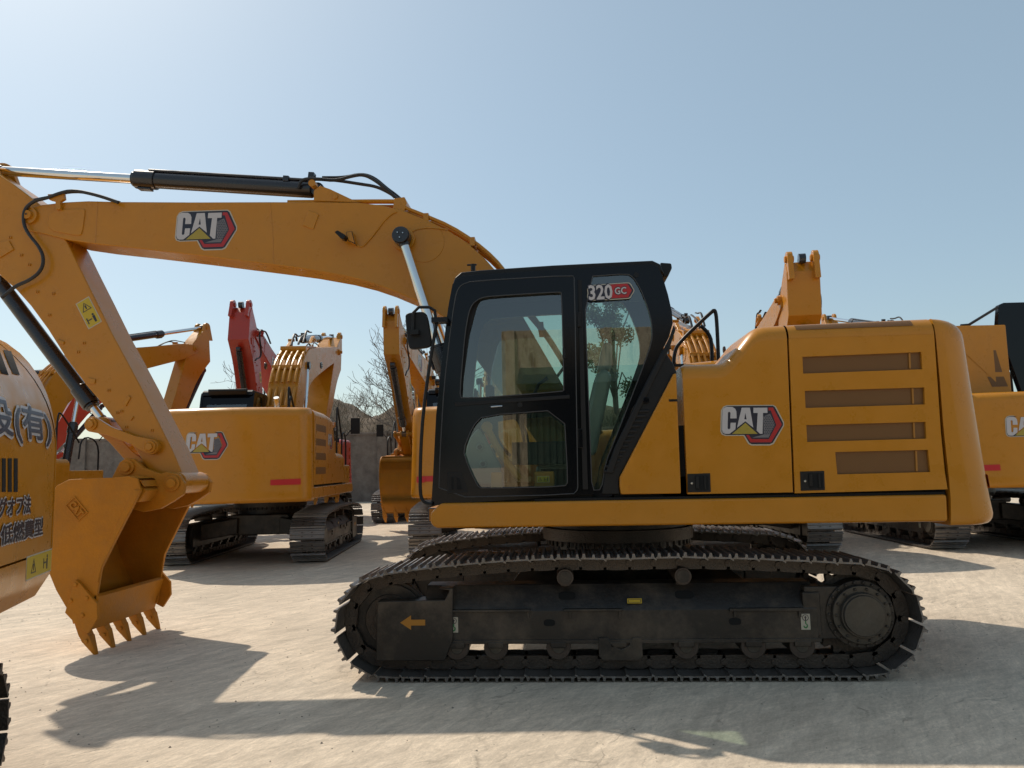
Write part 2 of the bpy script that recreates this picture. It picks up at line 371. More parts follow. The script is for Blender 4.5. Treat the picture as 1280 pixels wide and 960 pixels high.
    for hx, hz in ((.352, .40), (3.01, .405)):
        lb = MB(); fn = lambda u, v, h: Vector((hx+u, Y(.176)+s*(h+.0015), hz+v))
        mark(lb, fn, [(-.034,-.058),(.034,-.058),(.034,.058),(-.034,.058)], .0015, 'cream')
        ring = [(.024*math.cos(i*PI/8), .03+.024*math.sin(i*PI/8)) for i in range(16)]; ri = [(x*.8, .03+(y-.03)*.8) for x, y in ring]
        mark(lb, fn, ring, .003, 'dblack', [ri])
        mark(lb, fn, [(0,.045),(.01,.03),(.004,.03),(.004,.012),(-.004,.012),(-.004,.03),(-.01,.03)], .003, 'dblack')
        hk = [(.004,.008),(.004,-.012),(.016,-.022),(.014,-.04),(0,-.05),(-.016,-.042),(-.018,-.028),(-.010,-.028),(-.006,-.038),(.004,-.036),(.006,-.024),(-.004,-.014),(-.004,.008)]
        mark(lb, fn, hk, .003, 'green'); build('lifting_label', lb, fo)
    pl = MB(); fn = lambda u, v, h: Vector((1.745+u, Y(.142)+s*(h+.006), .565+v))
    mark(pl, fn, [(-.055,-.018),(.055,-.018),(.055,.018),(-.055,.018)], .012, 'warn')
    mark(pl, fn, [(-.048,-.012),(.048,-.012),(.048,.012),(-.048,.012)], .0135, 'dblack', [[(-.044,-.009),(.044,-.009),(.044,.009),(-.044,.009)]])
    build('rating_plate', pl, fo)
    # idler
    w = MB(); rolled(w, -.17, .42, yc-.06, yc+.06, .275, 'frame', 40); rolled(w, -.17, .42, yc-.035, yc+.035, .30, 'frame', 40)
    rolled(w, -.17, .42, Y(.06), Y(.13), .12, 'frame'); rolled(w, -.17, .42, Y(.06), Y(.075), .20, 'steel', 32)
    build('idler_wheel', w, ex, bevel=.01)
    # rollers
    for x in (.375, .675, 1.155, 1.61, 2.12, 2.62, 2.98):
        w = MB(); rolled(w, x, .225, yc-.15, yc+.15, .085, 'frame'); rolled(w, x, .225, yc-.17, yc+.17, .05, 'hub'); rolled(w, x, .225, Y(.115), Y(.168), .094, 'roller')
        w.box((x-.06, yc-.19, .225), (x+.06, yc+.19, .27), 'frame'); build('bottom_roller', w, fo, bevel=.006)
    for x in (1.22, 2.12):
        w = MB(); rolled(w, x, .745, yc-.16, yc+.16, .066, 'roller'); rolled(w, x, .745, Y(.145), Y(.165), .052, 'frame'); w.box((x-.04, yc-.05, .66), (x+.04, yc+.05, .745), 'frame')
        build('carrier_roller', w, fo, bevel=.006)
    gd = MB(); gd.prism3([(x, Y(.19), z) for x, z in ((1.46,.30),(1.46,.16),(1.49,.13),(1.76,.13),(1.79,.16),(1.79,.30),(1.72,.30),(1.69,.24),(1.63,.21),(1.57,.24),(1.53,.30))], (0, -s*.035, 0), 'frame')
    build('track_guide', gd, fo, bevel=.005)
    # sprocket and final drive
    sp = MB(); P = []
    for i in range(21*4):
        a = 2*PI*i/84; P.append((3.42+(.345 if i % 4 in (0, 1) else .305)*math.cos(a), .44+(.345 if i % 4 in (0, 1) else .305)*math.sin(a)))
    sp.prism3([(x, Y(-.03), z) for x, z in P], (0, s*.06, 0), 'steel'); so_ = build('sprocket', sp, ex, bevel=.004)
    fd = MB(); rolled(fd, 3.42, .455, Y(-.1), Y(.165), .25, 'frame', 44); rolled(fd, 3.42, .455, Y(.165), Y(.20), .215, 'hub', 44)
    rolled(fd, 3.42, .455, Y(.20), Y(.235), .165, 'hub', 44); rolled(fd, 3.42, .455, Y(.235), Y(.25), .15, 'hub', 44)
    for i in range(22): a = 2*PI*i/22; rolled(fd, 3.42+.232*math.cos(a), .455+.232*math.sin(a), Y(.16), Y(.18), .013, 'steel', 6)
    for i in range(14): a = 2*PI*i/14; rolled(fd, 3.42+.19*math.cos(a), .455+.19*math.sin(a), Y(.20), Y(.215), .012, 'steel', 6)
    build('final_drive', fd, so_, bevel=.006)
    mg = MB(); mg.box((3.02, yc-.15, .27), (3.4, yc+.0, .66), 'frame'); mg.box((3.0, min(Y(.17), Y(-.15)), .30), (3.13, max(Y(.17), Y(-.15)), .62), 'frame'); build('drive_mount', mg, fo, bevel=.01)
make_track(.30, -1); make_track(2.68, 1)
cb = MB(); cb.box((.95, .95, .42), (2.5, 2.03, .80), 'frame')
for x0, x1 in ((.75, 1.2), (2.2, 2.7)):
    cb.prism3([(x0, .40, .34), (x1, .40, .34), (x1-.12*(1 if x0 > 2 else -1), 1.1, .45), (x0-.12*(1 if x0 > 2 else -1), 1.1, .45)], (0, 0, .30), 'frame')
    cb.prism3([(x0, 2.58, .34), (x1, 2.58, .34), (x1-.12*(1 if x0 > 2 else -1), 1.88, .45), (x0-.12*(1 if x0 > 2 else -1), 1.88, .45)], (0, 0, .30), 'frame')
build('carbody', cb, ex, bevel=.02)
sr = MB(); sr.cyl((1.72, 1.49, .78), (1.72, 1.49, .93), .62, 'frame', 48); sr.cyl((1.72, 1.49, .93), (1.72, 1.49, 1.04), .70, 'steel', 56); sr.cyl((1.72, 1.49, 1.04), (1.72, 1.49, 1.12), .66, 'frame', 48)
for i in range(48):
    a = 2*PI*i/48; sr.cyl((1.72+.66*math.cos(a), 1.49+.66*math.sin(a), .88), (1.72+.66*math.cos(a), 1.49+.66*math.sin(a), .935), .016, 'steel', 6)
build('slew_ring', sr, ex, bevel=.004)

# ------------------------------------------------ upper structure
UP = []                                  # parts that swing with the upper structure
def ub(*a, **k):
    o = build(*a, **k)
    if a[2] is ex: UP.append(o)
    return o
YN, YF = .12, 2.86
sk = MB(); P = [(p.x, p.z) for p in (at(x, y, YN) for x, y in [(538,641),(551,629),(1184,618),(1186,652),(545,660.5),(538,655)])]
sk.prism(P, YN, YN+.32, 'yellow'); ub('side_skirt', sk, ex, bevel=.022, seg=3); sk = MB(); sk.prism([(x, z) for x, z in P], YF-.32, YF, 'yellow'); ub('side_skirt', sk, ex, bevel=.022, seg=3)
dk = MB(); dk.box((.25, .45, 1.13), (4.05, 2.53, 1.30), 'navy'); dk.box((.1, .46, 1.16), (.26, 2.52, 1.28), 'yellow'); ub('turntable_deck', dk, ex, bevel=.01)
bp = MB(); bp.box((1.0, YN+.02, 1.28), (4.1, YF-.02, 1.35), 'dark'); bp.box((1.62, YN+.06, 1.3), (3.02, .45, 1.50), 'dark'); bp.box((2.0, YN+.06, 1.3), (3.02, .45, 1.9), 'dark'); bp.box((2.3, YN+.05, 1.3), (4.12, YF-.05, 2.2), 'dark'); bp.box((2.8, YN+.05, 2.2), (4.12, YF-.05, 2.55), 'dark'); ub('inner_body', bp, ex)
# slanted panel behind the cab
sp = MB(); P = xz([(776,618),(774.5,608),(774.5,597),(842,467),(845.5,466.5),(851.5,617)], YN); sp.prism(P, YN, YN+.05, 'yellow'); so1 = ub('slanted_panel', sp, ex, bevel=.012, seg=3)
b = MB(); q = at(841, 500.5, YN); b.box((q.x-.03, YN-.003, q.z-.009), (q.x+.035, YN+.01, q.z+.009), 'dark'); q = at(788.5, 609, YN); b.cyl((q.x, YN-.008, q.z), (q.x, YN+.01, q.z), .014, 'yellow', 12); ub('panel_latch', b, so1)
# rounded shoulder shell
def shoulder(mb, top, zb, Rr, yn, yf, m='yellow', flat=True, n=7, ends=True, side=True):
    rows = []
    for x, zt in top:
        r = min(Rr, zt-zb-.01); row = [(x, yn, zb if not callable(zb) else zb(x))] if side else []
        for i in range(n+1): a = PI/2*i/n; row.append((x, yn+r-r*math.cos(a), zt-r+r*math.sin(a)))
        for i in range(n+1): a = PI/2*i/n; row.append((x, yf-r+r*math.sin(a), zt-r+r*math.cos(a)))
        if side: row.append((x, yf, zb))
        rows.append(row)
    mb.grid(rows, m)
    if ends: mb.add(rows[0], [tuple(range(len(rows[0])))], m); mb.add(rows[-1], [tuple(range(len(rows[0])))], m)
ZT = .0
fd = MB(); top = xz([(851,458),(856,455),(880,454.5),(898,454),(905,451.5),(911,446),(921,434),(932,420),(939,413),(946,409),(955,407),(980.5,405.5)], YN+.06)
zb = at(900, 617, YN).z
for x0 in range(1):
    rows = [(x, z) for x, z in top]
shoulder(fd, rows, zb, .13, YN, 1.05, 'yellow')
xq = at(990.5, 600, YN).x-rows[-1][0]; fd.v = [(x+(xq*(zt_-z)/(zt_-zb) if (zt_ := rows[-1][1]) and abs(x-rows[-1][0]) < 1e-4 else 0), y, z) for x, y, z in fd.v]
fdo = ub('engine_side_door', fd, ex, angle=28, bevel=.006)
rp = MB(); P = chaikin(xz([(880,612),(855,600),(855,500),(893,478),(908,474),(925,448),(940,432),(950,430),(978,430),(984,500),(986,560),(986,612)], YN), 1)
# far side body: fuel tank and pump door
ft = MB(); shoulder(ft, [(1.25, 1.95), (2.1, 1.98), (2.2, 2.02), (2.42, 2.5), (2.5, 2.63), (3.01, 2.67)], zb, .13, 1.95, YF, 'yellow'); fto = ub('fuel_tank', ft, ex, bevel=.006, angle=28)
tb = MB(); tb.box((.35, 2.15, 1.3), (1.24, YF-.04, 1.72), 'yellow'); ub('tool_box', tb, ex, bevel=.03, seg=3)
# vented door
xl = at(985.5, 405, YN).x; xr = at(1166, 397, YN).x; zt = at(1075, 400.5, YN+.06).z; zt0 = at(986, 405.3, YN+.06).z; zt1 = at(1165, 397.3, YN+.06).z
vd = MB(); Rr = .13
low = xz([(994,617),(985.5+.5,432)], YN); side = xz([(994.5,616),(1184,611)], YN)
edge = xz([(1184,614),(1181,590),(1176,540),(1172,480),(1168,425)], YN)
gr = [[(1003,446),(1151.6,440),(1153,461.5),(1004,467)], [(1006,488.5),(1155.5,484.2),(1156,505.5),(1007,510)], [(1008,531.3),(1157,527.3),(1158,548.3),(1009,552.4)], [(1044,565),(1160,562.3),(1163,590),(1046.6,593)]]
hn = [(1000,590),(1030,589),(1031,613),(1001,614)]
zs = (zt0-Rr+zt1-Rr)/2
outl = xz([(987,440),(993.7,616.6),(1184.5,611.6),(1181,590),(1176,540),(1172,480),(1168.2,425)], YN)
outl = [(p[0], min(p[1], zs)) for p in outl]; outl[0] = (outl[0][0], zs); outl[-1] = (outl[-1][0], zs)
vd.prism(outl, YN, YN+.03, 'yellow', [xz(g, YN) for g in gr])
rows = []
xa, xb = outl[0][0], outl[-1][0]
for i in range(5):
    t = i/4; x = xa+(xb-xa)*t; zz = zt0+(zt1-zt0)*t; r = zz-zs; row = [(x, YN, zs-.002)]
    for j in range(9): a = PI/2*j/8; row.append((x, YN+Rr-Rr*math.cos(a), zs+r*math.sin(a)))
    row.append((x, 2.0, zz)); rows.append(row)
vd.grid(rows, 'yellow')
vdo = ub('vented_engine_door', vd, ex, angle=28)
for g in gr:
    gm = MB(); gm.prism(xz([(g[0][0]-1,g[0][1]-1),(g[1][0]+1,g[1][1]-1),(g[2][0]+1,g[2][1]+1),(g[3][0]-1,g[3][1]+1)], YN+.02), YN+.022, YN+.026, 'grille'); ub('grille', gm, vdo)
    xr_ = g[1][0]-16; gm = MB(); gm.prism(xz([(xr_,g[1][1]+1.2),(xr_+2.2,g[1][1]+1.1),(xr_+3,g[2][1]-1),(xr_+.8,g[2][1]-1)], YN+.015), YN+.012, YN+.021, 'grillebar'); ub('grille_bar', gm, vdo)
gm = MB(); rows = []
for t in (.06, .5, .87):
    x = xa+(xb-xa)*t; zz = zt0+(zt1-zt0)*t; r = zz-zs; rows.append([(x, YN+Rr-(Rr+.003)*math.cos(a), zs+(r+.003)*math.sin(a)) for a in [R(32+5*k) for k in range(7)]])
gm.grid(rows, 'grille'); ub('grille', gm, vdo)
hd = MB(); hd.box((xl+.02, 1.04, 2.5), (xr, YF-.13, 2.655), 'yellow'); hd.box((xl+.3, 1.2, 2.655), (xr-.2, 2.2, 2.72), 'yellow'); ub('hood', hd, ex, bevel=.02)
ex_ = MB(); ex_.tube([(3.3, 2.0, 2.6), (3.3, 2.0, 2.86), (3.36, 2.0, 2.95)], .05, 'alu', 14, 1); ub('exhaust_pipe', ex_, ex)
fr_ = MB(); shoulder(fr_, [(3.02, 2.67), (4.1, 2.68)], zb, .13, 2.2, YF, 'yellow'); fro = ub('radiator_side_door', fr_, ex, angle=28, bevel=.006)
for z in (1.55, 1.8, 2.05, 2.3):
    gm = MB(); gm.box((3.15, YF-.005, z), (3.98, YF+.003, z+.12), 'grille'); ub('grille', gm, fro)
# latches
for pts, par in (([(859,592.5),(887.5,591.5),(888.5,615),(859.5,615.5)], fdo), ([(1000,589.5),(1030,588.5),(1031,612.5),(1001,613.5)], vdo)):
    h = MB(); P = xz(pts, YN); c0 = P[0]; h.prism(P, YN-.006, YN+.012, 'blackmat'); 
    x0 = P[0][0]; x1 = P[1][0]; z1 = P[0][1]; z0 = P[2][1]; h.prism([(x0+.055, z0+.012), (x1-.012, z0+.012), (x1-.012, z1-.012), (x0+.055, z1-.012)], YN-.0075, YN, 'dark')
    h.box((x0+.06, YN-.018, z0+.03), (x0+.085, YN-.005, z1-.02), 'blackmat'); h.box((x1-.05, YN-.014, z0+.02), (x1-.035, YN-.005, z1-.02), 'blackmat')
    h.cyl((x0+.03, YN-.012, (z0+z1)/2), (x0+.03, YN, (z0+z1)/2), .011, 'alu', 12); ub('door_handle', h, par, bevel=.002, seg=1)
logo('logo_decal', fdo, side_fn(940, 531.5, YN, R(-1)), .485); UPL = []
# counterweight
cw = MB(); cx, cy = 1.72, 1.49
levels = []; zbot, ztop = 1.10, 2.69
def cwplan(ins, x_in, n=26):
    # closed half outline: near front corner -> rear -> far front corner
    hwid = 1.375-ins*.35; pts = [(x_in, cy-hwid)]; ys = [-hwid+CRC*(1-math.cos(PI/2*k/8)) for k in range(9)]
    ys = ys+[-hwid+CRC+(2*hwid-2*CRC)*k/12 for k in range(1, 12)]+[-y for y in reversed(ys)]
    xs0 = cwrear(ys[0], ins, hwid); pts.append((max(xs0-.004, x_in+.002), cy-hwid))
    for y in ys: pts.append((max(x_in+.003, cwrear(y, ins, hwid)), cy+y))
    pts.append((x_in, cy+hwid)); return pts
CRC = .24
def cwrear(y, ins, hwid):
    Rc = 3.025-ins; yk = hwid-CRC
    if abs(y) <= yk: return cx+math.sqrt(Rc*Rc-y*y)
    return cx+math.sqrt(Rc*Rc-yk*yk)-CRC+math.sqrt(max(0, CRC*CRC-(abs(y)-yk)**2))
def cwx(z):
    # rear inset and front x as functions of z
    if z > ztop-.16: q = (z-(ztop-.16))/.16; ins = .10+.16*(1-math.sqrt(max(0, 1-q*q)))
    elif z < zbot+.08: q = (zbot+.08-z)/.08; ins = .07*(1-math.sqrt(max(0, 1-q*q)))
    else: ins = .10*((z-zbot-.08)/(ztop-.24-zbot))**.8
    return ins
e_x = [(at(1188.5, 650, YN)), at(1188.5, 617, YN), at(1186, 590, YN), at(1181, 540, YN), at(1177, 480, YN), at(1172.5, 425, YN), at(1170, 400, YN)]
def xin(z):
    for a, b in zip(e_x, e_x[1:]):
        if z <= b.z: t = max(0, (z-a.z)/(b.z-a.z)); return a.x+(b.x-a.x)*t
    return e_x[-1].x
rows = []
for z in [zbot, zbot+.008, zbot+.025, zbot+.05, zbot+.08, 1.3, 1.45, 1.6, 1.75, 1.9, 2.05, 2.2, 2.35, 2.45, ztop-.16, ztop-.12, ztop-.08, ztop-.045, ztop-.018, ztop-.005, ztop]:
    rows.append([(x, y, z) for x, y in cwplan(cwx(z), xin(z))])
cw.grid(rows, 'yellow', True); cw.add(rows[0], [tuple(range(len(rows[0])))], 'yellow'); cw.add(rows[-1], [tuple(range(len(rows[0])))], 'yellow')
cwo = ub('counterweight', cw, ex, angle=40)
def cwfn(yc, zc, sg=1):
    def fn(u, v, h):
        y = yc+u; z = zc+v; ins = cwx(z); xx = cwrear(y-cy, ins, 1.375-ins*.35)
        return Vector((xx+h+.004, y, z))
    return fn
logo('logo_decal', cwo, cwfn(1.22, 2.05), .72)
for sg in (-1, 1):
    rl = MB(); fn = cwfn(cy+sg*1.0, 1.43); N_ = 8
    rl.grid([[fn(-.23+.46*i/N_*(1), .045+.01*i/N_, .004) for i in range(N_+1)], [fn(-.23+.46*i/N_, -.045, .004) for i in range(N_+1)]], 'lamp'); ub('reflector', rl, cwo)
rl = MB(); q = at(1229, 607, .6)
rl.grid([[cwfn(.30, 1.42)(-.06+.16*i/8, .05, .012) for i in range(9)], [cwfn(.30, 1.42)(-.06+.15*i/8, -.05, .012) for i in range(9)]], 'lamp'); ub('reflector', rl, cwo)
fr2 = lambda u, v, h: Vector((3.55-u, YF+h, 2.05+v))
logo('logo_decal', fto, lambda u, v, h: Vector((2.72-u, YF+h, 2.15+v)), .45)

# ------------------------------------------------ cab
YC_, YCF = .17, 1.22                     # near and far sides of the cab
outer = xz([(539,632),(541,600),(545,520),(552,450),(560,385),(565,358),(569,350),(577,345),(640,340.5),(740,334.5),(812,330.5),(822,333),(828,345),(835,368),(840,390),(841,404),(836,422),(829,435.5),(812,468),(790,512),(770,556),(757,590),(755,616),(755,617)], YC_)
doorwin = xz([(575,501),(572,490),(578,420),(583,389),(588,377),(597,370),(612,367.5),(703,361.5),(705.5,364),(708,489),(705,492)], YC_)
lowwin = xz([(602,517),(708,509),(713,604),(709,611),(600,613),(594,610),(582,583),(576,562),(588,531)], YC_)
rearwin = xz([(730,346),(784,342),(792,347),(801,362),(810,385),(814.5,402),(815.5,422),(811,440),(771,544),(757,578),(752,612),(740,613),(738,560)], YC_)
side = MB()
doorgap = xz([(718,343),(720,343),(726,614),(724,614)], YC_)
side.prism(outer, YC_, YC_+.05, 'black', [chaikin(doorwin, 1), chaikin(lowwin, 1), chaikin(rearwin, 1)])
cab = ub('cab', side, ex, bevel=.010, seg=3, angle=32)
# door: proud frame with the same openings
dr = MB(); door_o = chaikin(xz([(549,622),(551,560),(556,480),(566,395),(571,366),(577,357),(590,352.5),(716,345),(718,350),(722,600),(722,612),(716,618)], YC_), 1)
dr.prism(door_o, YC_-.028, YC_-.001, 'black', [chaikin(xz([(577,499),(575,490),(581,420),(586,391),(591,380),(600,373),(613,370.5),(700,365),(702,367),(705,487),(703,489.5)], YC_-.02), 1), chaikin(xz([(604,519.5),(705,512),(710,602),(706,608),(602,610.5),(597,607),(585,582),(579,563),(591,533)], YC_-.02), 1)])
dro = ub('cab_door', dr, cab, bevel=.008, seg=3)
def pane(name, pts, Y, par, th=.005, m='glass'):
    b = MB(); P = xz(pts, Y); b.add([(x, Y, z) for x, z in P], [tuple(range(len(P)))], m); return ub(name, b, par, normals=False)
pane('upper_door_window', [(578,502),(580,470),(587,420),(596,385),(602,374),(612,368),(706,361),(711,493)], YC_+.012, cab)
pane('lower_door_window', [(598,514),(712,506),(717,614),(592,617),(572,575),(584,528)], YC_+.010, cab)
pane('rear_side_window', [(727,343),(787,339),(806,362),(818,399),(818,430),(774,546),(760,580),(755,616),(735,616)], YC_+.012, cab)
# inner pillar strip beside the sliding glass, weather strips, latch
b = MB(); b.prism(xz([(575,499),(577,440),(583,392),(592,377),(602,373),(595,386),(586,420),(580,470),(578,502)], YC_+.02), YC_+.016, YC_+.05, 'blackmat')
b.prism(xz([(568,503),(712,493.5),(712,498),(569,508)], YC_-.03), YC_-.036, YC_-.026, 'blackmat')
q = at(705, 442, YC_-.03); b.box((q.x-.012, YC_-.04, q.z-.04), (q.x+.012, YC_+.01, q.z+.04), 'blackmat'); ub('window_seal', b, cab, bevel=.004)
b = MB(); b.prism(xz([(722,350),(727,350),(735,612),(728,612)], YC_), YC_-.012, YC_-.001, 'blackmat'); q = at(725.5, 548, YC_)
b.box((q.x-.02, YC_-.03, q.z-.075), (q.x+.022, YC_-.005, q.z+.075), 'black'); q = at(724, 400, YC_); b.box((q.x-.015, YC_-.03, q.z-.06), (q.x+.015, YC_-.005, q.z+.06), 'blackmat'); ub('door_hinge', b, cab, bevel=.005)
b = MB(); q = at(621, 508.5, YC_-.03); b.tube([(q.x-.045, YC_-.03, q.z), (q.x-.04, YC_-.055, q.z), (q.x+.04, YC_-.055, q.z+.004), (q.x+.045, YC_-.03, q.z+.004)], .007, 'alu', 8, 1)
q = at(650, 506, YC_-.03); b.cyl((q.x, YC_-.036, q.z), (q.x, YC_-.02, q.z), .02, 'blackmat', 16); ub('door_handle', b, dro)
b = MB(); P = xz([(559,590),(576,590),(585,613),(584,616),(559,617)], YC_-.03); b.prism(P, YC_-.034, YC_-.026, 'blackmat'); P = xz([(564,596),(568,596),(568,612),(564,612)], YC_-.03); b.prism(P, YC_-.040, YC_-.03, 'dark'); P = xz([(571,596),(575,598),(578,612),(571,612)], YC_-.03); b.prism(P, YC_-.040, YC_-.03, 'dark'); ub('door_vent', b, dro, bevel=.003, seg=1)
# roof
b = MB(); P = xz([(566,357),(569,348),(577,341),(600,338.5),(690,332.5),(740,330),(815,326.5),(825,331),(830,343),(824,340),(740,342),(600,350),(575,356)], YC_+.06)
b.prism(P, YC_+.03, YCF-.03, 'blackmat'); ub('cab_roof', b, cab, bevel=.02, seg=3)
b = MB(); q = at(594, 341, YC_+.3); b.cyl((q.x, YC_+.15, q.z-.02), (q.x, YC_+.15, q.z+.035), .02, 'blackmat', 12); b.cyl((q.x-.05, YC_+.15, q.z+.03), (q.x+.03, YC_+.15, q.z+.03), .008, 'blackmat', 8)
ub('antenna', b, cab)
b = MB(); q = at(828, 345, .7); b.prism([(q.x-.06, q.z+.03), (q.x+.03, q.z+.02), (q.x+.035, q.z-.02), (q.x+.0, q.z-.09), (q.x-.04, q.z-.09)], .35, 1.1, 'blackmat'); ub('rear_lamp_bracket', b, cab, bevel=.01)
# windscreen, far side, back
fx = [(p.x, p.z) for p in (at(545, 520, YC_), at(552, 450, YC_), at(560, 385, YC_), at(566, 357, YC_))]
bx0 = at(539, 632, YC_).x; 
far = MB(); far.prism(outer, YCF-.05, YCF, 'black', [chaikin(doorwin, 1), chaikin(lowwin, 1), chaikin(rearwin, 1)])
faro = ub('cab_far_side', far, cab, bevel=.008)
def wpane(name, P, Y):
    b = MB(); b.add([(x, Y, z) for x, z in P], [tuple(range(len(P)))], 'glass'); ub(name, b, faro, normals=False)
wpane('far_side_window', doorwin, YCF-.02); wpane('far_side_window', lowwin, YCF-.02); wpane('far_side_window', rearwin, YCF-.02)
pf = xz([(539,632),(541,600),(545,520),(552,450),(560,385),(565,358)], YC_)
b = MB()
for i in range(len(pf)-1):
    (x0, z0), (x1, z1) = pf[i], pf[i+1]
    for y0, y1 in ((YC_+.045, YC_+.085), (YCF-.09, YCF-.045)): b.prism3([(x0, y0, z0), (x0+.05, y0, z0), (x1+.05, y0, z1), (x1, y0, z1)], (0, y1-y0, 0), 'black')
b.prism3([(pf[0][0], YC_+.05, pf[0][1]), (pf[0][0]+.04, YC_+.05, pf[0][1]), (pf[1][0]+.04, YC_+.05, pf[1][1]), (pf[1][0], YC_+.05, pf[1][1])], (0, YCF-YC_-.1, 0), 'black')
x1, z1 = pf[-1]; b.box((x1-.005, YC_+.05, z1-.06), (x1+.06, YCF-.05, z1+.03), 'black'); ub('windscreen_frame', b, cab)
b = MB(); b.grid([[(x+.012, YC_+.08, z) for x, z in pf[1:]], [(x+.012, YCF-.08, z) for x, z in pf[1:]]], 'glass'); ub('windscreen', b, cab, normals=False)
rb = xz([(822,333),(828,345),(835,368),(840,390),(841,404),(836,422),(829,435.5),(812,468),(790,512),(770,556),(757,590),(755,616)], YC_)
b = MB()
b.grid([[(x-.01, YC_+.05, z) for x, z in rb[:3]], [(x-.01, YCF-.05, z) for x, z in rb[:3]]], 'black')
b.grid([[(x-.01, YC_+.05, z) for x, z in rb[7:]], [(x-.01, YCF-.05, z) for x, z in rb[7:]]], 'black')
for y0, y1 in ((YC_+.05, YC_+.13), (YCF-.13, YCF-.05)): b.grid([[(x-.01, y0, z) for x, z in rb[2:8]], [(x-.01, y1, z) for x, z in rb[2:8]]], 'black')
ub('cab_back', b, cab)
b = MB(); b.grid([[(x-.015, YC_+.12, z) for x, z in rb[2:8]], [(x-.015, YCF-.12, z) for x, z in rb[2:8]]], 'glass'); ub('back_window', b, cab, normals=False)
b = MB(); b.box((bx0+.03, YC_+.05, 1.33), (1.45, YCF-.05, 1.40), 'blackmat'); b.box((bx0+.05, YC_+.3, 1.40), (bx0+.30, YCF-.1, 1.46), 'blackmat'); ub('cab_floor', b, cab)
# black pillar cover with louvres between cab and slanted panel
b = MB(); P = xz([(829,435),(842,455),(846,466),(776,594),(774,600),(775,618),(752,618),(756,592),(770,556),(800,492)], YN+.03)
b.prism(P, YN+.035, YN+.1, 'blackmat'); pco = ub('cab_side_cover', b, ex, bevel=.01)
for i in range(13):
    t = i/12; c = at(803-42*t, 514+75*t, YN+.02); L_ = .052-.01*t; b = MB(); b.prism3([(c.x-L_, YN+.035, c.z-.012), (c.x+L_, YN+.035, c.z-.008), (c.x+L_, YN+.035, c.z+.012), (c.x-L_, YN+.035, c.z+.009)], (0, -.016, 0), 'blackmat')
    ub('louvre', b, pco, bevel=.003, seg=1)
b = MB(); P = xz([(838,420),(846,408),(842,425),(800,512),(772,572),(766,594),(758,594),(766,568),(800,496)], YN); b.prism(xz([(829,438),(838,420),(843,405),(845,412),(837,436),(806,500),(776,562),(766,592),(757,591),(768,560),(797,500)], YN), YN+.01, YN+.06, 'blackmat'); ub('trim_bar', b, pco, bevel=.01)
b = MB(); q = at(808, 500, YN); b.cyl((q.x, YN+.005, q.z), (q.x, YN+.05, q.z), .026, 'black', 20); ub('horn_cap', b, pco, bevel=.004)
b = MB(); b.prism(xz([(728,345),(790,341),(803,362),(808,376),(728,379)], YC_+.03), YC_+.03, YC_+.045, 'blackmat'); ub('window_dark_band', b, cab)  # black sheet put inside the glass to darken its top band
b = MB(); b.tube([(x, YC_-.029, z) for x, z in door_o+[door_o[0]]], .0045, 'seal', 6, 0); ub('door_seal', b, dro)  # paler tube painting the highlight along the door edge
b = MB(); P = chaikin(rearwin, 1); b.tube([(x, YC_-.001, z) for x, z in P+[P[0]]], .0045, 'seal', 6, 0); ub('glass_seal', b, cab)  # paler tube painting the highlight round the glass edge
for P in ([(577,499),(575,490),(581,420),(586,391),(591,380),(600,373),(613,370.5),(700,365),(702,367),(705,487),(703,489.5)], [(604,519.5),(705,512),(710,602),(706,608),(602,610.5),(597,607),(585,582),(579,563),(591,533)]):
    P = chaikin(xz(P, YC_-.02), 1); b = MB(); b.tube([(x, YC_-.030, z) for x, z in P+[P[0]]], .0045, 'seal', 6, 0); ub('glass_seal', b, dro)
# model badge
fn = side_fn(763, 364.5, YC_-.013, R(1.2)); b = MB()
O = [(-.185,.03),(-.175,.052),(-.15,.062),(.09,.066),(.148,.066),(.163,.058),(.19,.004),(.19,-.008),(.155,-.062),(.14,-.068),(-.16,-.068),(-.182,-.055),(-.19,-.03),(-.182,-.008)]
mark(b, fn, chaikin(O, 1), .004, 'cream'); I = [(x*.965, y*.9) for x, y in O]; mark(b, fn, chaikin(I, 1), .0055, 'dblack')
mark(b, fn, [(.0,.056),(.138,.056),(.17,.0),(.138,-.056),(.0,-.056)], .007, 'dred')
text(b, fn=lambda u, v, h: fn(u-.184, v-.060, h), s='320', size=.172, m='dblack', h=.0078, bold=.0095, sx=.76)
text(b, fn=lambda u, v, h: fn(u-.180, v-.0575, h), s='320', size=.164, m='white', h=.009, bold=.0042, sx=.80)
text(b, fn=lambda u, v, h: fn(u+.030, v-.027, h), s='GC', size=.084, m='dblack', h=.0078, bold=.006, sx=.80)
text(b, fn=lambda u, v, h: fn(u+.032, v-.0255, h), s='GC', size=.079, m='white', h=.009, bold=.0016, sx=.84)
ub('model_badge', b, cab)
q = at(795, 344, YC_); b = MB(); b.cyl((q.x, YC_-.006, q.z), (q.x, YC_+.01, q.z), .022, 'blackmat', 18); ub('cab_plug', b, cab)
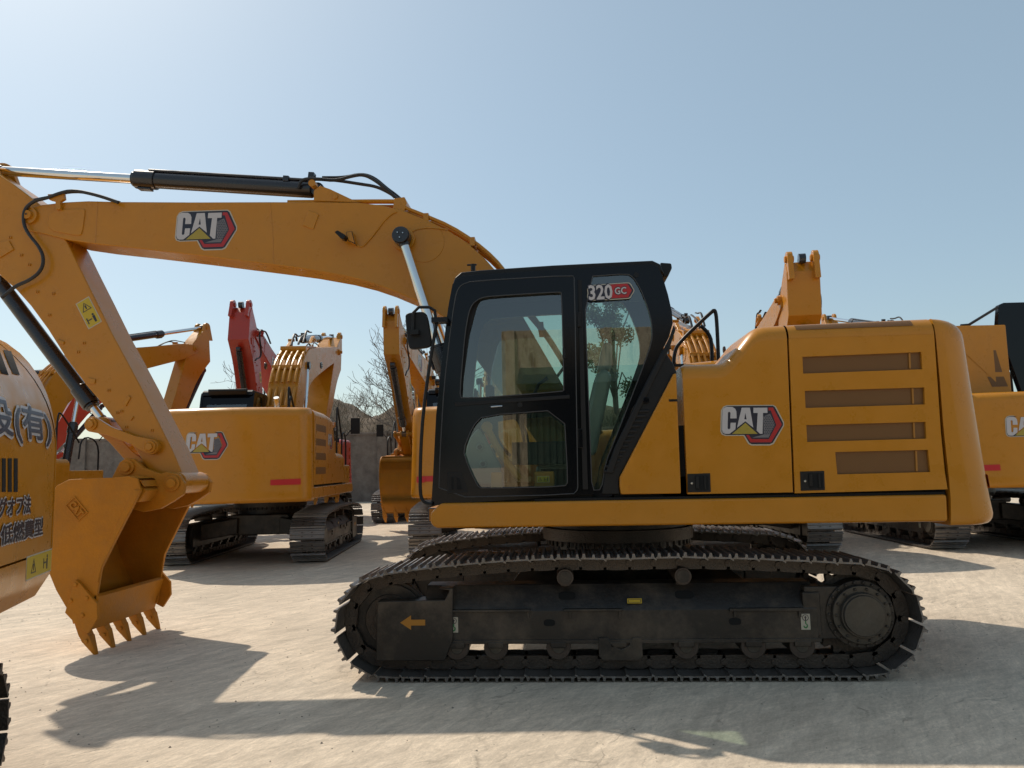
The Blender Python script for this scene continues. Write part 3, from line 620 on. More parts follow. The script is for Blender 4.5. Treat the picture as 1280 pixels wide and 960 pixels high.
# interior
s_ = MB(); s_.prism([(.95, 1.62), (1.42, 1.60), (1.44, 1.72), (.95, 1.75)], .48, .98, 'seat'); s_.prism([(1.36, 1.70), (1.50, 1.68), (1.66, 2.35), (1.60, 2.42), (1.52, 2.36)], .50, .96, 'seat'); s_.prism([(1.54, 2.40), (1.66, 2.40), (1.68, 2.64), (1.60, 2.66)], .60, .86, 'seat')
s_.box((1.0, .52, 1.40), (1.4, .94, 1.62), 'blackmat'); ub('operator_seat', s_, cab, bevel=.04, seg=3)
b = MB(); b.box((.82, .26, 1.62), (1.42, .44, 1.80), 'blackmat'); b.box((.82, 1.0, 1.62), (1.42, 1.14, 1.80), 'blackmat')
for y in (.35, 1.07): b.tube([(.92, y, 1.78), (.90, y, 1.92), (.86, y, 2.0)], .014, 'blackmat', 8, 1); b.sphere((.855, y, 2.03), (.03, .03, .055), 'blackmat', 6)
ub('armrest_console', b, cab, bevel=.015)
b = MB(); b.prism(xz([(598,535),(614,560),(626,582),(626,596),(616,606),(596,606),(582,592),(581,570),(587,548)], .5), .48, .56, 'grey')
for x, y in ((600, 559), (604, 580)): q = at(x, y, .47); b.cyl((q.x, .45, q.z), (q.x, .49, q.z), .035, 'blackmat', 18)
ub('foot_panel', b, cab, bevel=.015)
b = MB()
for y in (.58, .72): b.tube([(.48, y, 1.42), (.50, y, 1.75), (.60, y, 2.15), (.62, y, 2.22)], .013, 'blackmat', 8, 1); b.box((.585, y-.02, 2.16), (.645, y+.02, 2.30), 'blackmat')
b.box((.42, .5, 1.40), (.62, .84, 1.48), 'blackmat'); ub('travel_lever', b, cab)
b = MB(); b.box((.58, 1.02, 1.85), (.64, 1.14, 2.06), 'blackmat'); b.tube([(.75, 1.1, 1.7), (.66, 1.1, 1.8), (.62, 1.1, 1.9)], .016, 'blackmat', 8, 1)
b.tube([(.98, .3, 2.0), (1.02, .3, 2.25), (1.12, .3, 2.32)], .014, 'blackmat', 8, 1); ub('monitor', b, cab)
b = MB(); b.tube([(.88, .30, 1.50), (.72, .30, 1.72), (.62, .30, 1.92)], .03, 'orange', 10, 1); b.cyl((.62, .27, 1.93), (.62, .33, 1.93), .045, 'orange', 18); ub('lock_lever', b, cab)
wl = side_fn(679, 599, .24); 
b = MB(); q = at(679, 597, .27); b.box((q.x-.07, .245, q.z-.10), (q.x+.09, .34, q.z+.05), 'orange'); b.box((q.x-.42, .26, q.z-.09), (q.x-.33, .34, q.z+.05), 'orange'); bo = ub('step_bracket', b, cab, bevel=.012)
warn_label('warning_label', bo, side_fn(679, 599, .243), .10, .05)
# handrail and mirror in front of the cab
b = MB()
def pipe(pts, Y, r=.013, m='blackmat', sm=1): b.tube([at(x, y, Y) for x, y in pts], r, m, 8, sm)
pipe([(553,399),(545,401),(543,384),(517,384),(516,412)], .10)
pipe([(546,402),(537,455),(529,515),(526,560),(525,605),(526,622),(531,629),(540,630)], .12, .014)
q = at(545, 401, .12); b.box((q.x-.03, .07, q.z-.02), (q.x+.10, .17, q.z+.02), 'blackmat'); q = at(518, 416, .10); b.box((q.x-.03, .06, q.z-.018), (q.x+.04, .13, q.z+.02), 'blackmat')
ub('front_grab_rail', b, ex, bevel=0)
b = MB(); P = chaikin(xz([(506,396),(508,391),(528,389),(534,393),(540,430),(536,434),(514,437),(510,433)], .12), 1); b.prism(P, .12, .17, 'blackmat'); ub('wing_mirror', b, ex, bevel=.012)
b = MB(); P = chaikin(xz([(508,397),(527,392),(531,396),(536,429),(516,433)], .17), 1); b.prism(P, .1705, .174, 'mirror'); 
# far side handrails
b = MB()
def pipe3(pts, r=.02): b.tube([at(x, y, Y) for x, y, Y in pts], r, 'blackmat', 8, 2)
pipe3([(842,460,2.1),(843,440,2.1),(849,428,2.1),(891,388,2.1),(894,388,2.1),(896,400,2.1),(899,470,2.1)])
pipe3([(876,407,2.1),(887,418,2.1),(890,432,2.1),(890,470,2.1)])
ub('hand_rail', b, ex); b = MB(); q = at(860, 454, 2.1); b.box((q.x-.2, 2.05, q.z-.04), (q.x+.22, 2.12, q.z-.01), 'blackmat')
ub('hand_rail', b, ex); b = MB(); b.tube([(.45, 2.75, 1.7), (.45, 2.75, 2.35), (.9, 2.75, 2.45), (.95, 2.75, 1.95)], .018, 'blackmat', 8, 2); ub('hand_rail', b, ex); b = MB(); b.tube([(.95, 2.75, 2.3), (1.4, 2.75, 2.9), (1.5, 2.75, 2.9), (1.5, 2.75, 1.95)], .018, 'blackmat', 8, 2)
ub('hand_rail', b, ex)
b = MB(); q = at(533, 445, 2.6); b.tube([(.45, 2.75, 2.35), (.4, 2.95, 2.6)], .012, 'blackmat', 8, 0); b.box((.38, 2.85, 2.4), (.42, 3.05, 2.75), 'blackmat'); ub('right_mirror', b, ex, bevel=.01)

# ------------------------------------------------ boom, stick and bucket
YB0, YB1 = 1.29, 1.69; YM = 1.49
FOOT = Vector((1.25, YM, 1.75)); NOSE = at(38, 270, YB0); NOSE = Vector((NOSE.x, YM, NOSE.z))
EYE = at(503, 297, 1.2); EYE = Vector((EYE.x, YM, EYE.z)); EYE0 = Vector((.50, YM, 1.42))
q = at(398, 238, YM); SBASE = Vector((q.x, YM, q.z)); q = at(-8, 213, YM); STOP = Vector((q.x, YM, q.z))
boomP = xz([(30,287),(28,268),(36,259),(50,256),(80,252.5),(110,251),(150,252),(240,252.5),(340,252.2),(420,252.5),(448,253),(478,256.5),(505,263.5),(535,275.5),(560,288),(586,305),(606,323),(622,341)], YB0)+[(1.25, 2.35), (1.42, 1.90), (1.40, 1.68), (1.28, 1.60), (1.12, 1.64)]+xz([(572,417),(554,396),(532,381.5),(510,371.5),(485,361),(460,352.5),(430,345),(385,337),(340,331),(300,326),(240,318.5),(180,311.5),(120,305),(85,300),(55,292.5)], YB0)
b = MB(); b.prism(boomP, YB0, YB1, 'yellow'); boom = ub('boom', b, ex, pivot=FOOT, bevel=.012, seg=2, angle=25)
logo('logo_decal', boom, side_fn(257.5, 288, YB0, R(-.5)), .635)
def weld(pts, par, Y, name='weld_seam', r=.006, m='yellow'):
    b = MB(); b.tube([at(x, y, Y) for x, y in pts], r, m, 6, 1); return ub(name, b, par)
weld([(337.5,253),(341,292),(342,330)], boom, YB0+.001); weld([(122,252),(121,275),(119,304)], boom, YB0+.001)
# raised plates
b = MB(); P = chaikin(xz([(62,263),(106,261),(107,265),(103,293),(98,295),(60,288)], YB0), 1); b.prism(P, YB0-.012, YB0+.01, 'yellow'); ub('boom_plate', b, boom, bevel=.006); b = MB()
P = xz([(386,263),(399,268),(392,287),(378,282)], YB0); b.prism(P, YB0-.012, YB0+.01, 'yellow')
ub('boom_plate', b, boom, bevel=.006); b = MB(); c = at(530, 303, YB0); b.cyl((c.x, YB0-.006, c.z), (c.x, YB0+.01, c.z), .20, 'yellow', 40); b.cyl((EYE.x, YB0-.05, EYE.z), (EYE.x, YB0, EYE.z), .11, 'yellow', 28)
ub('boom_plate', b, boom, bevel=.006)
b = MB(); b.cyl((NOSE.x, YB0-.03, NOSE.z), (NOSE.x, YB1+.03, NOSE.z), .085, 'yellow', 28); b.cyl((NOSE.x, YB0-.06, NOSE.z), (NOSE.x, YB1+.06, NOSE.z), .045, 'yellowcast', 20); b.cyl((NOSE.x, YB0-.065, NOSE.z), (NOSE.x, YB0-.055, NOSE.z), .015, 'blackmat', 10)
ub('boom_pin', b, boom, bevel=.006); b = MB(); b.cyl((FOOT.x, YB0-.05, FOOT.z), (FOOT.x, YB1+.05, FOOT.z), .12, 'yellow', 28); ub('boom_pin', b, boom, bevel=.006)
# work lamp, bracket and cable
b = MB(); P = xz([(420,292),(424,290),(434,296),(432,301),(428,300)], YB0-.10); b.prism(P, YB0-.16, YB0-.06, 'blackmat'); P = xz([(433,291),(441,290),(445,306),(436,302)], YB0-.05); b.prism(P, YB0-.08, YB0+.01, 'yellow'); ub('work_lamp', b, boom, bevel=.006)
b = MB(); b.tube([at(x, y, YB0-.008) for x, y in [(442,304),(452,310),(460,302),(470,290),(480,276),(490,267),(496,265)]], .006, 'yellow', 6, 2); b.tube([at(x, y, YB0-.01) for x, y in [(510,294),(518,287),(535,284),(560,287)]], .007, 'yellow', 6, 2); ub('grease_line', b, boom)
# bracket for stick cylinder on the boom
for y0 in (YM-.19, YM+.13):
    b = MB(); P = xz([(392,251),(392,238),(400,232),(412,236),(448,253)], y0); b.prism(P, y0, y0+.05, 'yellow'); bk = ub('cylinder_bracket', b, boom, bevel=.006)
    q = at(419, 246, y0); b = MB(); b.cyl((q.x, y0-.015, q.z), (q.x, y0+.065, q.z), .025, 'yellow', 16); b.cyl((SBASE.x, y0-.02, SBASE.z), (SBASE.x, y0+.07, SBASE.z), .035, 'yellow', 16); ub('bracket_pin', b, bk)
# pipes along the back of the boom
for i, y in enumerate((1.33, 1.41, 1.49, 1.57, 1.65)):
    b = MB(); d = .03+.012*(i % 2)
    b.tube([at(x, yy-(2 if i % 2 else 0), YB0) for x, yy in [(358,250.5),(460,249.5),(492,249.5),(498,250),(503,257),(530,267.5),(562,281),(592,300),(616,320),(634,342)]], .018, 'yellow', 8, 1)
    b.v = [(vx, vy+(y-YB0), vz) for vx, vy, vz in b.v]; q = FOOT
    ub('boom_pipe', b, boom)
b = MB(); b.tube([(.75, 1.33, 3.33), (1.05, 1.33, 2.95), (1.3, 1.33, 2.5), (1.45, 1.36, 2.1), (1.6, 1.4, 1.9)], .02, 'yellow', 8, 2)
for y in (1.41, 1.49, 1.57, 1.65): b.tube([(.70, y, 3.36), (1.05, y, 2.97), (1.32, y, 2.5), (1.47, y, 2.1), (1.6, y, 1.9)], .02, 'yellow', 8, 2)
for t in (0, 1, 2):
    q = at(*((532,269),(590,299),(625,334))[t], YB0) if t < 2 else Vector((1.05, 0, 2.95)); c_ = MB(); c_.box((q.x-.025, 1.30, q.z-.06), (q.x+.025, 1.68, q.z+.025), 'yellow'); ub('pipe_clamp', c_, boom)
ub('boom_foot_pipes', b, boom)
b = MB(); q = at(499, 255, YB0); b.prism(xz([(490,262),(492,247),(505,245),(508,252),(504,266)], YB0), 1.31, 1.67, 'yellow'); ub('pipe_manifold', b, boom, bevel=.008)
for i, (pts, yy) in enumerate(((((373,232),(378,227),(385,224),(400,224),(420,226),(440,220),(455,218),(470,226),(482,236),(490,243),(497,250)), 1.45), (((403,224),(425,226),(450,230),(470,233),(485,240),(494,246),(500,252)), 1.55), (((372,236),(376,226),(384,223),(402,224)), 1.38), (((403,222),(430,222),(452,217),(468,222),(484,236),(494,243),(502,250)), 1.62))):
    b = MB(); b.tube([at(x, y, yy) for x, y in pts], .017, 'hose', 8, 2); ub('hydraulic_hose', b, boom)
# hose from boom nose to stick
b = MB(); b.tube([at(x, y, YB0-.05) for x, y in [(148,253),(122,244),(92,237.5),(75,241),(58,248),(42,251),(30,262),(29,280),(37,295),(48,307),(55,322),(52,338),(38,350),(20,357),(8,367),(2,372)]], .017, 'hose', 8, 2)
b.tube([at(x, y, YB0+.05) for x, y in [(150,253),(124,244),(94,239),(66,245),(40,250)]], .012, 'hose', 8, 2); ub('hydraulic_hose', b, boom)
b = MB(); P = xz([(60,243),(80,242),(81,249),(76,252),(76,262),(70,262),(70,252),(62,250)], YB0-.03); b.prism(P, YB0-.04, YB0+.0, 'yellow'); ub('hose_clamp', b, boom, bevel=.004)
# stick
YS0, YS1 = 1.31, 1.67
stickP = xz([(-30,232),(-14,208),(0,219),(15,229),(34,243),(50,256),(62,270),(84,303),(98,332),(118,372),(140,417),(158,450),(175,482),(195,522),(215,562),(228,592),(222,610),(205,612),(192,598),(172,566),(150,535),(128,505),(108,482),(82,447),(60,412),(38,382),(20,362),(0,344),(-30,320)], YS0)
b = MB(); b.prism(stickP, YS0, YS1, 'yellow'); stick = ub('stick', b, ex, pivot=NOSE, bevel=.012, angle=25)
BP1 = at(217, 604, YS0-.1); BP1 = Vector((BP1.x, YM, BP1.z)); BP2 = at(159, 584, YS0-.12); BP2 = Vector((BP2.x, YM, BP2.z))
LK1 = at(186, 558.5, YS0-.1); LK1 = Vector((LK1.x, YM, LK1.z)); LK2 = at(111, 530, YS0-.12); LK2 = Vector((LK2.x, YM, LK2.z)); BC0 = at(-2, 352, YM); BC0 = Vector((BC0.x, YM, BC0.z))
b = MB(); b.cyl((BP1.x, YM-.235, BP1.z), (BP1.x, YM+.235, BP1.z), .105, 'yellow', 28); b.cyl((LK1.x, YM-.23, LK1.z), (LK1.x, YM+.23, LK1.z), .07, 'yellow', 24); ub('stick_boss', b, stick, bevel=.008)
for y0 in (YM-.17, YM+.11):
    b = MB(); P = [(STOP.x+.13*math.cos(R(a_)), STOP.z+.13*math.sin(R(a_))) for a_ in range(10, 200, 15)]+[(STOP.x-.18, STOP.z-.38), (STOP.x+.28, STOP.z-.34)]
    b.prism(P, y0, y0+.06, 'yellow'); b.cyl((STOP.x, y0-.02, STOP.z), (STOP.x, y0+.08, STOP.z), .06, 'yellowcast', 18); ub('stick_lug', b, stick, bevel=.006)
for pts in ([(161,494),(164,497),(158,508),(154,505)], [(166,520),(168,521),(164,526),(163,524)], [(-8,305),(12,301),(18,312),(0,323)], [(110,472),(120,474),(119,480),(112,480)], [(73,424),(81,427),(80,431),(74,429)]):
    b = MB(); P = xz(pts, YS0); b.prism(P, YS0-.014, YS0+.01, 'yellow'); ub('stick_bracket', b, stick, bevel=.003, seg=1)
b = MB()
for x, y in ((13,297),(37,331),(47,365),(62,394),(98,440),(136,488),(147,516),(152,514),(27,319),(67,367),(105,429),(190,538),(158,534)):
    q = at(x, y, YS0); b.box((q.x-.012, YS0-.012, q.z-.012), (q.x-.004, YS0+.005, q.z+.012), 'yellow'); b.box((q.x+.006, YS0-.012, q.z-.012), (q.x+.014, YS0+.005, q.z+.012), 'yellow')
ub('cable_clip', b, stick)
b = MB(); P = chaikin(xz([(52,255),(60,270),(72,293),(74,315),(66,335),(48,352),(20,362),(40,383),(60,410),(70,330),(80,302)], YS0), 1)
warn_label('warning_label', stick, side_fn(111, 391, YS0, R(29)), .155, .30, True)
# boss plates, links
def link(name, a, b_, w, y0, th, par, r=.075, m='yellow'):
    mb = MB(); a = Vector((a.x, 0, a.z)); c = Vector((b_.x, 0, b_.z)); d = (c-a).normalized(); n = Vector((-d.z, 0, d.x)); P = []
    ang0 = math.atan2(d.z, d.x)
    for i in range(11): t = ang0+PI/2+PI*i/10; P.append((a.x+r*math.cos(t), a.z+r*math.sin(t)))
    P += [(a.x+(c.x-a.x)*.3-n.x*w/2, a.z+(c.z-a.z)*.3-n.z*w/2), (a.x+(c.x-a.x)*.7-n.x*w/2, a.z+(c.z-a.z)*.7-n.z*w/2)]
    for i in range(11): t = ang0-PI/2+PI*i/10; P.append((c.x+r*math.cos(t), c.z+r*math.sin(t)))
    P += [(a.x+(c.x-a.x)*.7+n.x*w/2, a.z+(c.z-a.z)*.7+n.z*w/2), (a.x+(c.x-a.x)*.3+n.x*w/2, a.z+(c.z-a.z)*.3+n.z*w/2)]
    mb.prism(P, y0, y0+th, m)
    return mb
for y0 in (YS0-.075, YS1+.03):
    mb = link('', LK2, LK1, .085, y0, .045, None, .075)
    for q in (LK1, LK2):
        mb.cyl((q.x, y0-.02, q.z), (q.x, y0, q.z), .06, 'yellowcast', 20); mb.cyl((q.x, y0-.035, q.z), (q.x, y0-.02, q.z), .038, 'yellow', 6)
    ub('idler_link', mb, stick, bevel=.005)
mb = link('', LK2, BP2, .11, YM-.10, .20, None, .085); mb.cyl((LK2.x, YM-.25, LK2.z), (LK2.x, YM+.25, LK2.z), .045, 'yellowcast', 20)
mb.cyl((BP2.x, YM-.24, BP2.z), (BP2.x, YM+.24, BP2.z), .05, 'yellowcast', 20); ub('bucket_link', mb, stick, bevel=.008)
# bucket
YK0, YK1 = .92, 2.06
bp_side = xz([(176,612),(165,634),(146,671),(127,709),(121,745),(116,780),(106,786),(98,786),(84,762),(70,738),(61,716),(55,692),(52,665),(54,642),(61,621),(71,607),(86,599.5),(110,598),(140,597),(160,595),(172,598)], YK0)
shell = xz([(176,606),(172,598),(160,595),(140,597),(110,598),(86,599.5),(71,607),(61,621),(54,642),(52,665),(55,692),(61,716),(70,738),(84,762),(98,786)], YK0)
b = MB(); b.prism(bp_side, YK0, YK0+.03, 'bucket'); b.prism(bp_side, YK1-.03, YK1, 'bucket')
ins = [(x+(.015 if i > 4 else 0), z-(.02 if i < 9 else -.01)) for i, (x, z) in enumerate(shell)]
for i in range(len(shell)-1):
    a, c = shell[i], shell[i+1]; b.prism([a, c, (c[0]+(.02), c[1]-.02 if i < 9 else c[1]+.012), (a[0]+.02, a[1]-.02 if i < 9 else a[1]+.012)], YK0+.02, YK1-.02, 'bucket')
bucket = ub('bucket', b, ex, pivot=BP1, bevel=.004, seg=1, angle=30)
# lip, edge bars
b = MB(); lp = xz([(98,789),(110,789),(124,746),(119,743)], YK0); b.prism(lp, YK0, YK1, 'bucket'); ub('bucket_lip', b, bucket, bevel=.004)
b = MB(); P = xz([(176,613),(165,635),(146,672),(127,710),(123,728),(117,726),(121,706),(140,669),(158,633),(168,612)], YK0)
for y0 in (YK0-.012, YK1-.034): b = MB(); b.prism(P, y0, y0+.044, 'bucket'); ub('rim_bar', b, bucket, bevel=.005)
for y0, sgn in ((YK0-.035, 1), (YK1, -1)):
    b = MB(); P = xz([(97,724),(104,730),(124,754),(124.5,773),(113,791),(104,786),(84,765)], YK0)
    if sgn < 0: P = [(x+.06, z+.02) for x, z in P]
    b.prism(P, y0, y0+.035, 'bucket')
    for x, y in ((95.5,730),(109.5,747),(89.5,750),(104,768)):
        q = at(x+2, y, YK0); b.cyl((q.x, y0-.012, q.z), (q.x, y0+.045, q.z), .02, 'yellowcast', 6)
    ub('side_cutter', b, bucket, bevel=.004)
# ears
for y0 in (YM-.30, YM+.24):
    b = MB(); P = xz([(140,598),(150,578),(158,572),(168,574),(180,585),(200,592),(210,590),(224,593),(231,604),(229,618),(216,627),(200,636),(180,640),(165,636),(150,640),(135,640)], .45+.75)
    b.prism(P, y0, y0+.06, 'bucket'); eo = ub('bucket_ear', b, bucket, bevel=.008)
    for q in (BP1, BP2):
        b = MB(); b.cyl((q.x, y0-.02, q.z), (q.x, y0+.08, q.z), .075, 'bucket', 24); b.cyl((q.x, y0-.04, q.z), (q.x, y0+.10, q.z), .045, 'yellowcast', 20); ub('hinge_pin', b, eo, bevel=.005)
b = MB(); P = xz([(172,600),(182,598),(200,612),(190,626),(172,628),(165,630)], 1.2); b.prism(P, YM-.52, YM+.52, 'bucket'); b.cyl((BP1.x, YM-.24, BP1.z), (BP1.x, YM+.24, BP1.z), .08, 'bucket', 24); ub('torque_tube', b, bucket, bevel=.01)
for pts in ([(83,637),(100,640),(97,620),(85,625)],):
    fn = side_fn(96, 636, YK0, R(-48)); b = MB(); mark(b, lambda u, v, h: fn(u, v, h*4), [(-.10,-.06),(.10,-.06),(.10,.06),(-.10,.06)], .002, 'bucket', [[(-.09,-.05),(.09,-.05),(.09,.05),(-.09,.05)]])
    text(b, lambda u, v, h: fn(u-.078, v-.03, h), 'CAT', .088, 'bucket', .006, .004, .9, ext=.007); ub('embossed_mark', b, bucket)
# teeth
dirv = (at(120, 820, .95)-at(104, 788, .95)); dirv = Vector((dirv.x, 0, dirv.z)).normalized(); nv = Vector((-dirv.z, 0, dirv.x))
tips = [(.95+i*(2.03-.95)/4) for i in range(5)]; tip0 = at(121, 820, .95)
for yt in tips:
    tip = Vector((tip0.x, yt, tip0.z+.005)); b = MB(); L1, L2 = .185, .16
    def ring(d, hw_, hh): c = tip-dirv*d; return [c+Vector((0, -hw_, 0))-nv*hh, c+Vector((0, hw_, 0))-nv*hh, c+Vector((0, hw_, 0))+nv*hh, c+Vector((0, -hw_, 0))+nv*hh]
    b.grid([ring(0, .018, .008), ring(.05, .026, .02), ring(L1, .044, .045)], 'bucket', True); b.add(ring(0, .018, .008), [(0,1,2,3)], 'bucket'); b.add(ring(L1, .044, .045), [(0,1,2,3)], 'bucket')
    to = ub('tooth', b, bucket, bevel=.004, seg=1)
    b = MB(); b.grid([ring(L1-.02, .042, .038), ring(L1+.05, .044, .042), ring(L1+.17, .036, .03)], 'bucket', True); b.add(ring(L1-.02, .042, .038), [(0,1,2,3)], 'bucket'); b.add(ring(L1+.17, .036, .03), [(0,1,2,3)], 'bucket')
    c = tip-dirv*(L1-.03); b.cyl((c.x, yt-.055, c.z), (c.x, yt+.055, c.z), .018, 'yellowcast', 8); 
    c = tip-dirv*(L1+.17); b.prism3([c+Vector((0,-.012,0))-nv*.02, c+Vector((0,-.012,0))-nv*.02-dirv*.16, c+Vector((0,-.012,0))-dirv*.0-nv*.06], (0, .024, 0), 'bucket'); ub('tooth_adapter', b, to, bevel=.003, seg=1)
# cylinders: barrel and rod meshes built along +x from their own pivot
def cyl_part(name, base, target, r, Lb, rr, m='cylblack', y=None, eye=True, collar=True):
    y = base.y if y is None else y; base = Vector((base.x, y, base.z)); target = Vector((target.x, y, target.z)); d = (target-base).normalized()
    ang = math.atan2(d.z, d.x); L = (target-base).length
    b = MB(); b.cyl((0.06, 0, 0), (Lb, 0, 0), r, m, 28); b.cyl((-.0, -.05, 0), (0, .05, 0), .07, m, 20); b.cyl((.0, 0, 0), (.08, 0, 0), .05, m, 16)
    if collar: b.cyl((Lb-.20, 0, 0), (Lb+.02, 0, 0), r*1.18, m, 28); b.cyl((Lb+.02, 0, 0), (Lb+.05, 0, 0), r*.95, m, 28); b.box((Lb-.16, -.04, r*1.1), (Lb-.02, .04, r*1.35), m)
    zs = -1 if name == 'stick_cylinder' else 1
    if name == 'stick_cylinder': b.cyl((.1, -r*.5, zs*(r+.005)), (Lb-.12, -r*.5, zs*(r+.005)), .016, m, 8); b.box((.3, -.07, -r-.03), (.36, 0, -r+.03), m); b.box((.05, -.05, -r-.09), (.11, .03, -r+.02), m)
    o = build(name, b, ex, pivot=(0, 0, 0), bevel=.006, angle=40); UP.append(o)
    o.location = base-C0; o.rotation_euler = (0, -ang, 0)
    b = MB(); b.cyl((-L+Lb-.15, 0, 0), (-.07, 0, 0), rr, 'chrome', 24); b.cyl((-.10, 0, 0), (-.05, 0, 0), rr*1.15, m, 20); b.cyl((0, -.055, 0), (0, .055, 0), .085, m, 24)
    ro = build(name.replace('cylinder', 'rod'), b, None, angle=40)
    ro.parent = o; ro.location = (L, 0, 0)
    if eye:
        for i in range(3): a = 2*PI*i/3
    return o
BCYL = []
for y in (1.17, 1.81): BCYL.append(cyl_part('boom_cylinder', EYE0, EYE, .085, 1.35, .045, y=y))
c = MB()
SC = cyl_part('stick_cylinder', SBASE, STOP, .083, (at(172, 232, YM)-SBASE).length, .05)
BC = cyl_part('bucket_cylinder', BC0, LK2, .075, (at(112, 508, YM)-BC0).length-.02, .04)
# boom cylinder eye caps with bolts
for y in (1.17, 1.81):
    b = MB(); yy = y-.06 if y < 1.5 else y+.06; s = -1 if y < 1.5 else 1
    b.cyl((EYE.x, yy, EYE.z), (EYE.x, yy+s*.02, EYE.z), .078, 'cylblack', 28)
    for i in range(3): a = 2*PI*i/3+.4; b.cyl((EYE.x+.03*math.cos(a), yy+s*.018, EYE.z+.03*math.sin(a)), (EYE.x+.03*math.cos(a), yy+s*.03, EYE.z+.03*math.sin(a)), .011, 'alu', 6)
    ub('pin_cap', b, boom, bevel=.004)
tag(ex, 'nearest yellow excavator, seen whole from its cab side, standing in front of all the others', 'excavator', 'excavators parked in the yard')

# ------------------------------------------------------------------ copies of the excavator
def kids(o): return [c for c in ALLK.get(o.name, [])]
bpy.context.view_layer.update()
ALLK = {}
for o in list(S.objects):
    if o.parent: ALLK.setdefault(o.parent.name, []).append(o)
UPN = {o.name for o in UP}
def rel(v): return Vector(v)-C0
def copy_machine(name, loc, yaw, swing=0, boom_a=0, stick_a=0, scale=1, paint=None, skip=(), wide=1):
    """boom_a, stick_a in degrees, positive raises / opens away from the cab"""
    r = bpy.data.objects.new('excavator', None); COL.objects.link(r); r.location = loc; r.rotation_euler = (0, 0, R(yaw)); r.scale = (scale,)*3
    Mb = Matrix.Translation(rel(FOOT)) @ Matrix.Rotation(R(boom_a), 4, 'Y') @ Matrix.Translation(-rel(FOOT))
    nz = rel(NOSE); Ms = Mb @ Matrix.Translation(nz) @ Matrix.Rotation(R(stick_a), 4, 'Y') @ Matrix.Translation(-nz)
    Z = Matrix.Rotation(R(swing), 4, 'Z')
    def aim(src, tgt, y):
        s_ = src.copy(); t_ = tgt.copy(); d = t_-s_; return Matrix.Translation((s_.x, y, s_.z)) @ Matrix.Rotation(-math.atan2(d.z, d.x), 4, 'Y'), math.hypot(d.x, d.z)
    def paintit(c):
        if paint:
            for sl_ in c.material_slots:
                if sl_.material in (M['yellow'], M['yellowcast'], M['bucket'], M['grille']): sl_.link = 'OBJECT'; sl_.material = M[paint]
    def cp(o, par):
        c = o.copy(); COL.objects.link(c); c.parent = par; paintit(c)
        for k in ALLK.get(o.name, []):
            if paint and 'logo' in k.name: continue
            cp(k, c)
        return c
    for o in ALLK[ex.name]:
        if any(o.name.startswith(q) for q in skip): continue
        c = cp(o, r); ml = o.matrix_local.copy()
        if o.name.startswith('boom_cylinder'):
            y = o.location.y; base = rel(EYE0); tg = Mb @ rel(EYE); A, L = aim(base, tg, y); ml = A; [setattr(k, 'location', (L, 0, 0)) for k in c.children]
        elif o.name.startswith('stick_cylinder'):
            A, L = aim(Mb @ rel(SBASE), Ms @ rel(STOP), 0); ml = A; [setattr(k, 'location', (L, 0, 0)) for k in c.children]
        elif o.name.split('.')[0] == 'boom': ml = Mb @ ml
        elif o.name.split('.')[0] in ('stick', 'bucket', 'bucket_cylinder'): ml = Ms @ ml
        if o.name in UPN: ml = Z @ ml
        if wide != 1 and o.name.split('.')[0] in ('boom', 'stick'): ml = ml @ Matrix.Diagonal((1, wide, 1, 1))
        c.matrix_local = ml
    tag(r, name, 'excavator', 'excavators parked in the yard'); return r
copy_machine('yellow excavator parked tail first behind the lowered bucket, whole counterweight and piped boom showing', (-4.65, 9.3, 0), -84, boom_a=7, stick_a=-12, wide=1.6)
copy_machine('yellow excavator whose counterweight corner with red strip shows just left of the black cab', (-.25, 10.1, 0), -86, boom_a=-6)
copy_machine('yellow excavator hidden behind the engine hood, its piped boom back showing right of the cab', (4.35, 9.8, 0), -86, boom_a=13, wide=1.6)
m1 = copy_machine('yellow excavator at the right edge of the photo, parked tail first past the near counterweight', (9.05, 10.2, 0), -88, boom_a=8)
copy_machine('yellow excavator whose stick rises highest above the engine hood with two pins at its top', (6.75, 16.4, 0), 84, boom_a=0, scale=1.15, wide=1.5)
copy_machine('yellow excavator at left whose raised arm ends just right of the large near stick', (-10.4, 9.3, 0), -105, boom_a=9)
copy_machine('yellow excavator facing the camera with hanging rusty bucket between bare tree and cab mirror', (-2.93, 19.5, 0), 90, boom_a=2, stick_a=-3, scale=1.1)
m2 = copy_machine('red excavator whose stick and boom rise above the low black cab roof at left', (-7.6, 19.0, 0), 95, boom_a=12, paint='red', wide=1.5)
copy_machine('red excavator at far left, only its boom seen beside the rounded machine tail', (-17.5, 13.0, 0), -130, boom_a=2, paint='red')
def P1(u, v, w): return Vector((u, v, w))
b = MB(); hx0, hx1 = 1.9, 3.6          # tall engine hood with cut openings behind the counterweight
b.prism([(hx0-.12, 2.66), (hx1, 2.66), (hx1, 3.98), (hx0+.02, 3.98)], .35, .42, 'yellow'); b.box((hx1-.06, .42, 2.66), (hx1, 1.64, 3.98), 'yellow')
ho = build('engine_hood', b, None, pivot=C0, bevel=.02); ho.parent = m1; ho.location = (0, 0, 0)
def rear_open(name, pts, m='grille', t=.004):
    b = MB(); b.prism3([(hx1+t, y, z) for y, z in pts], (-.003, 0, 0), m); o = build(name, b, None, pivot=C0); o.parent = ho; o.location = (0, 0, 0)
rear_open('hood_opening', [(1.08, 3.52), (1.42, 3.52), (1.5, 3.12), (1.2, 3.12)]); rear_open('hood_opening', [(1.23, 3.04), (1.52, 3.04), (1.58, 2.86), (1.3, 2.86)])
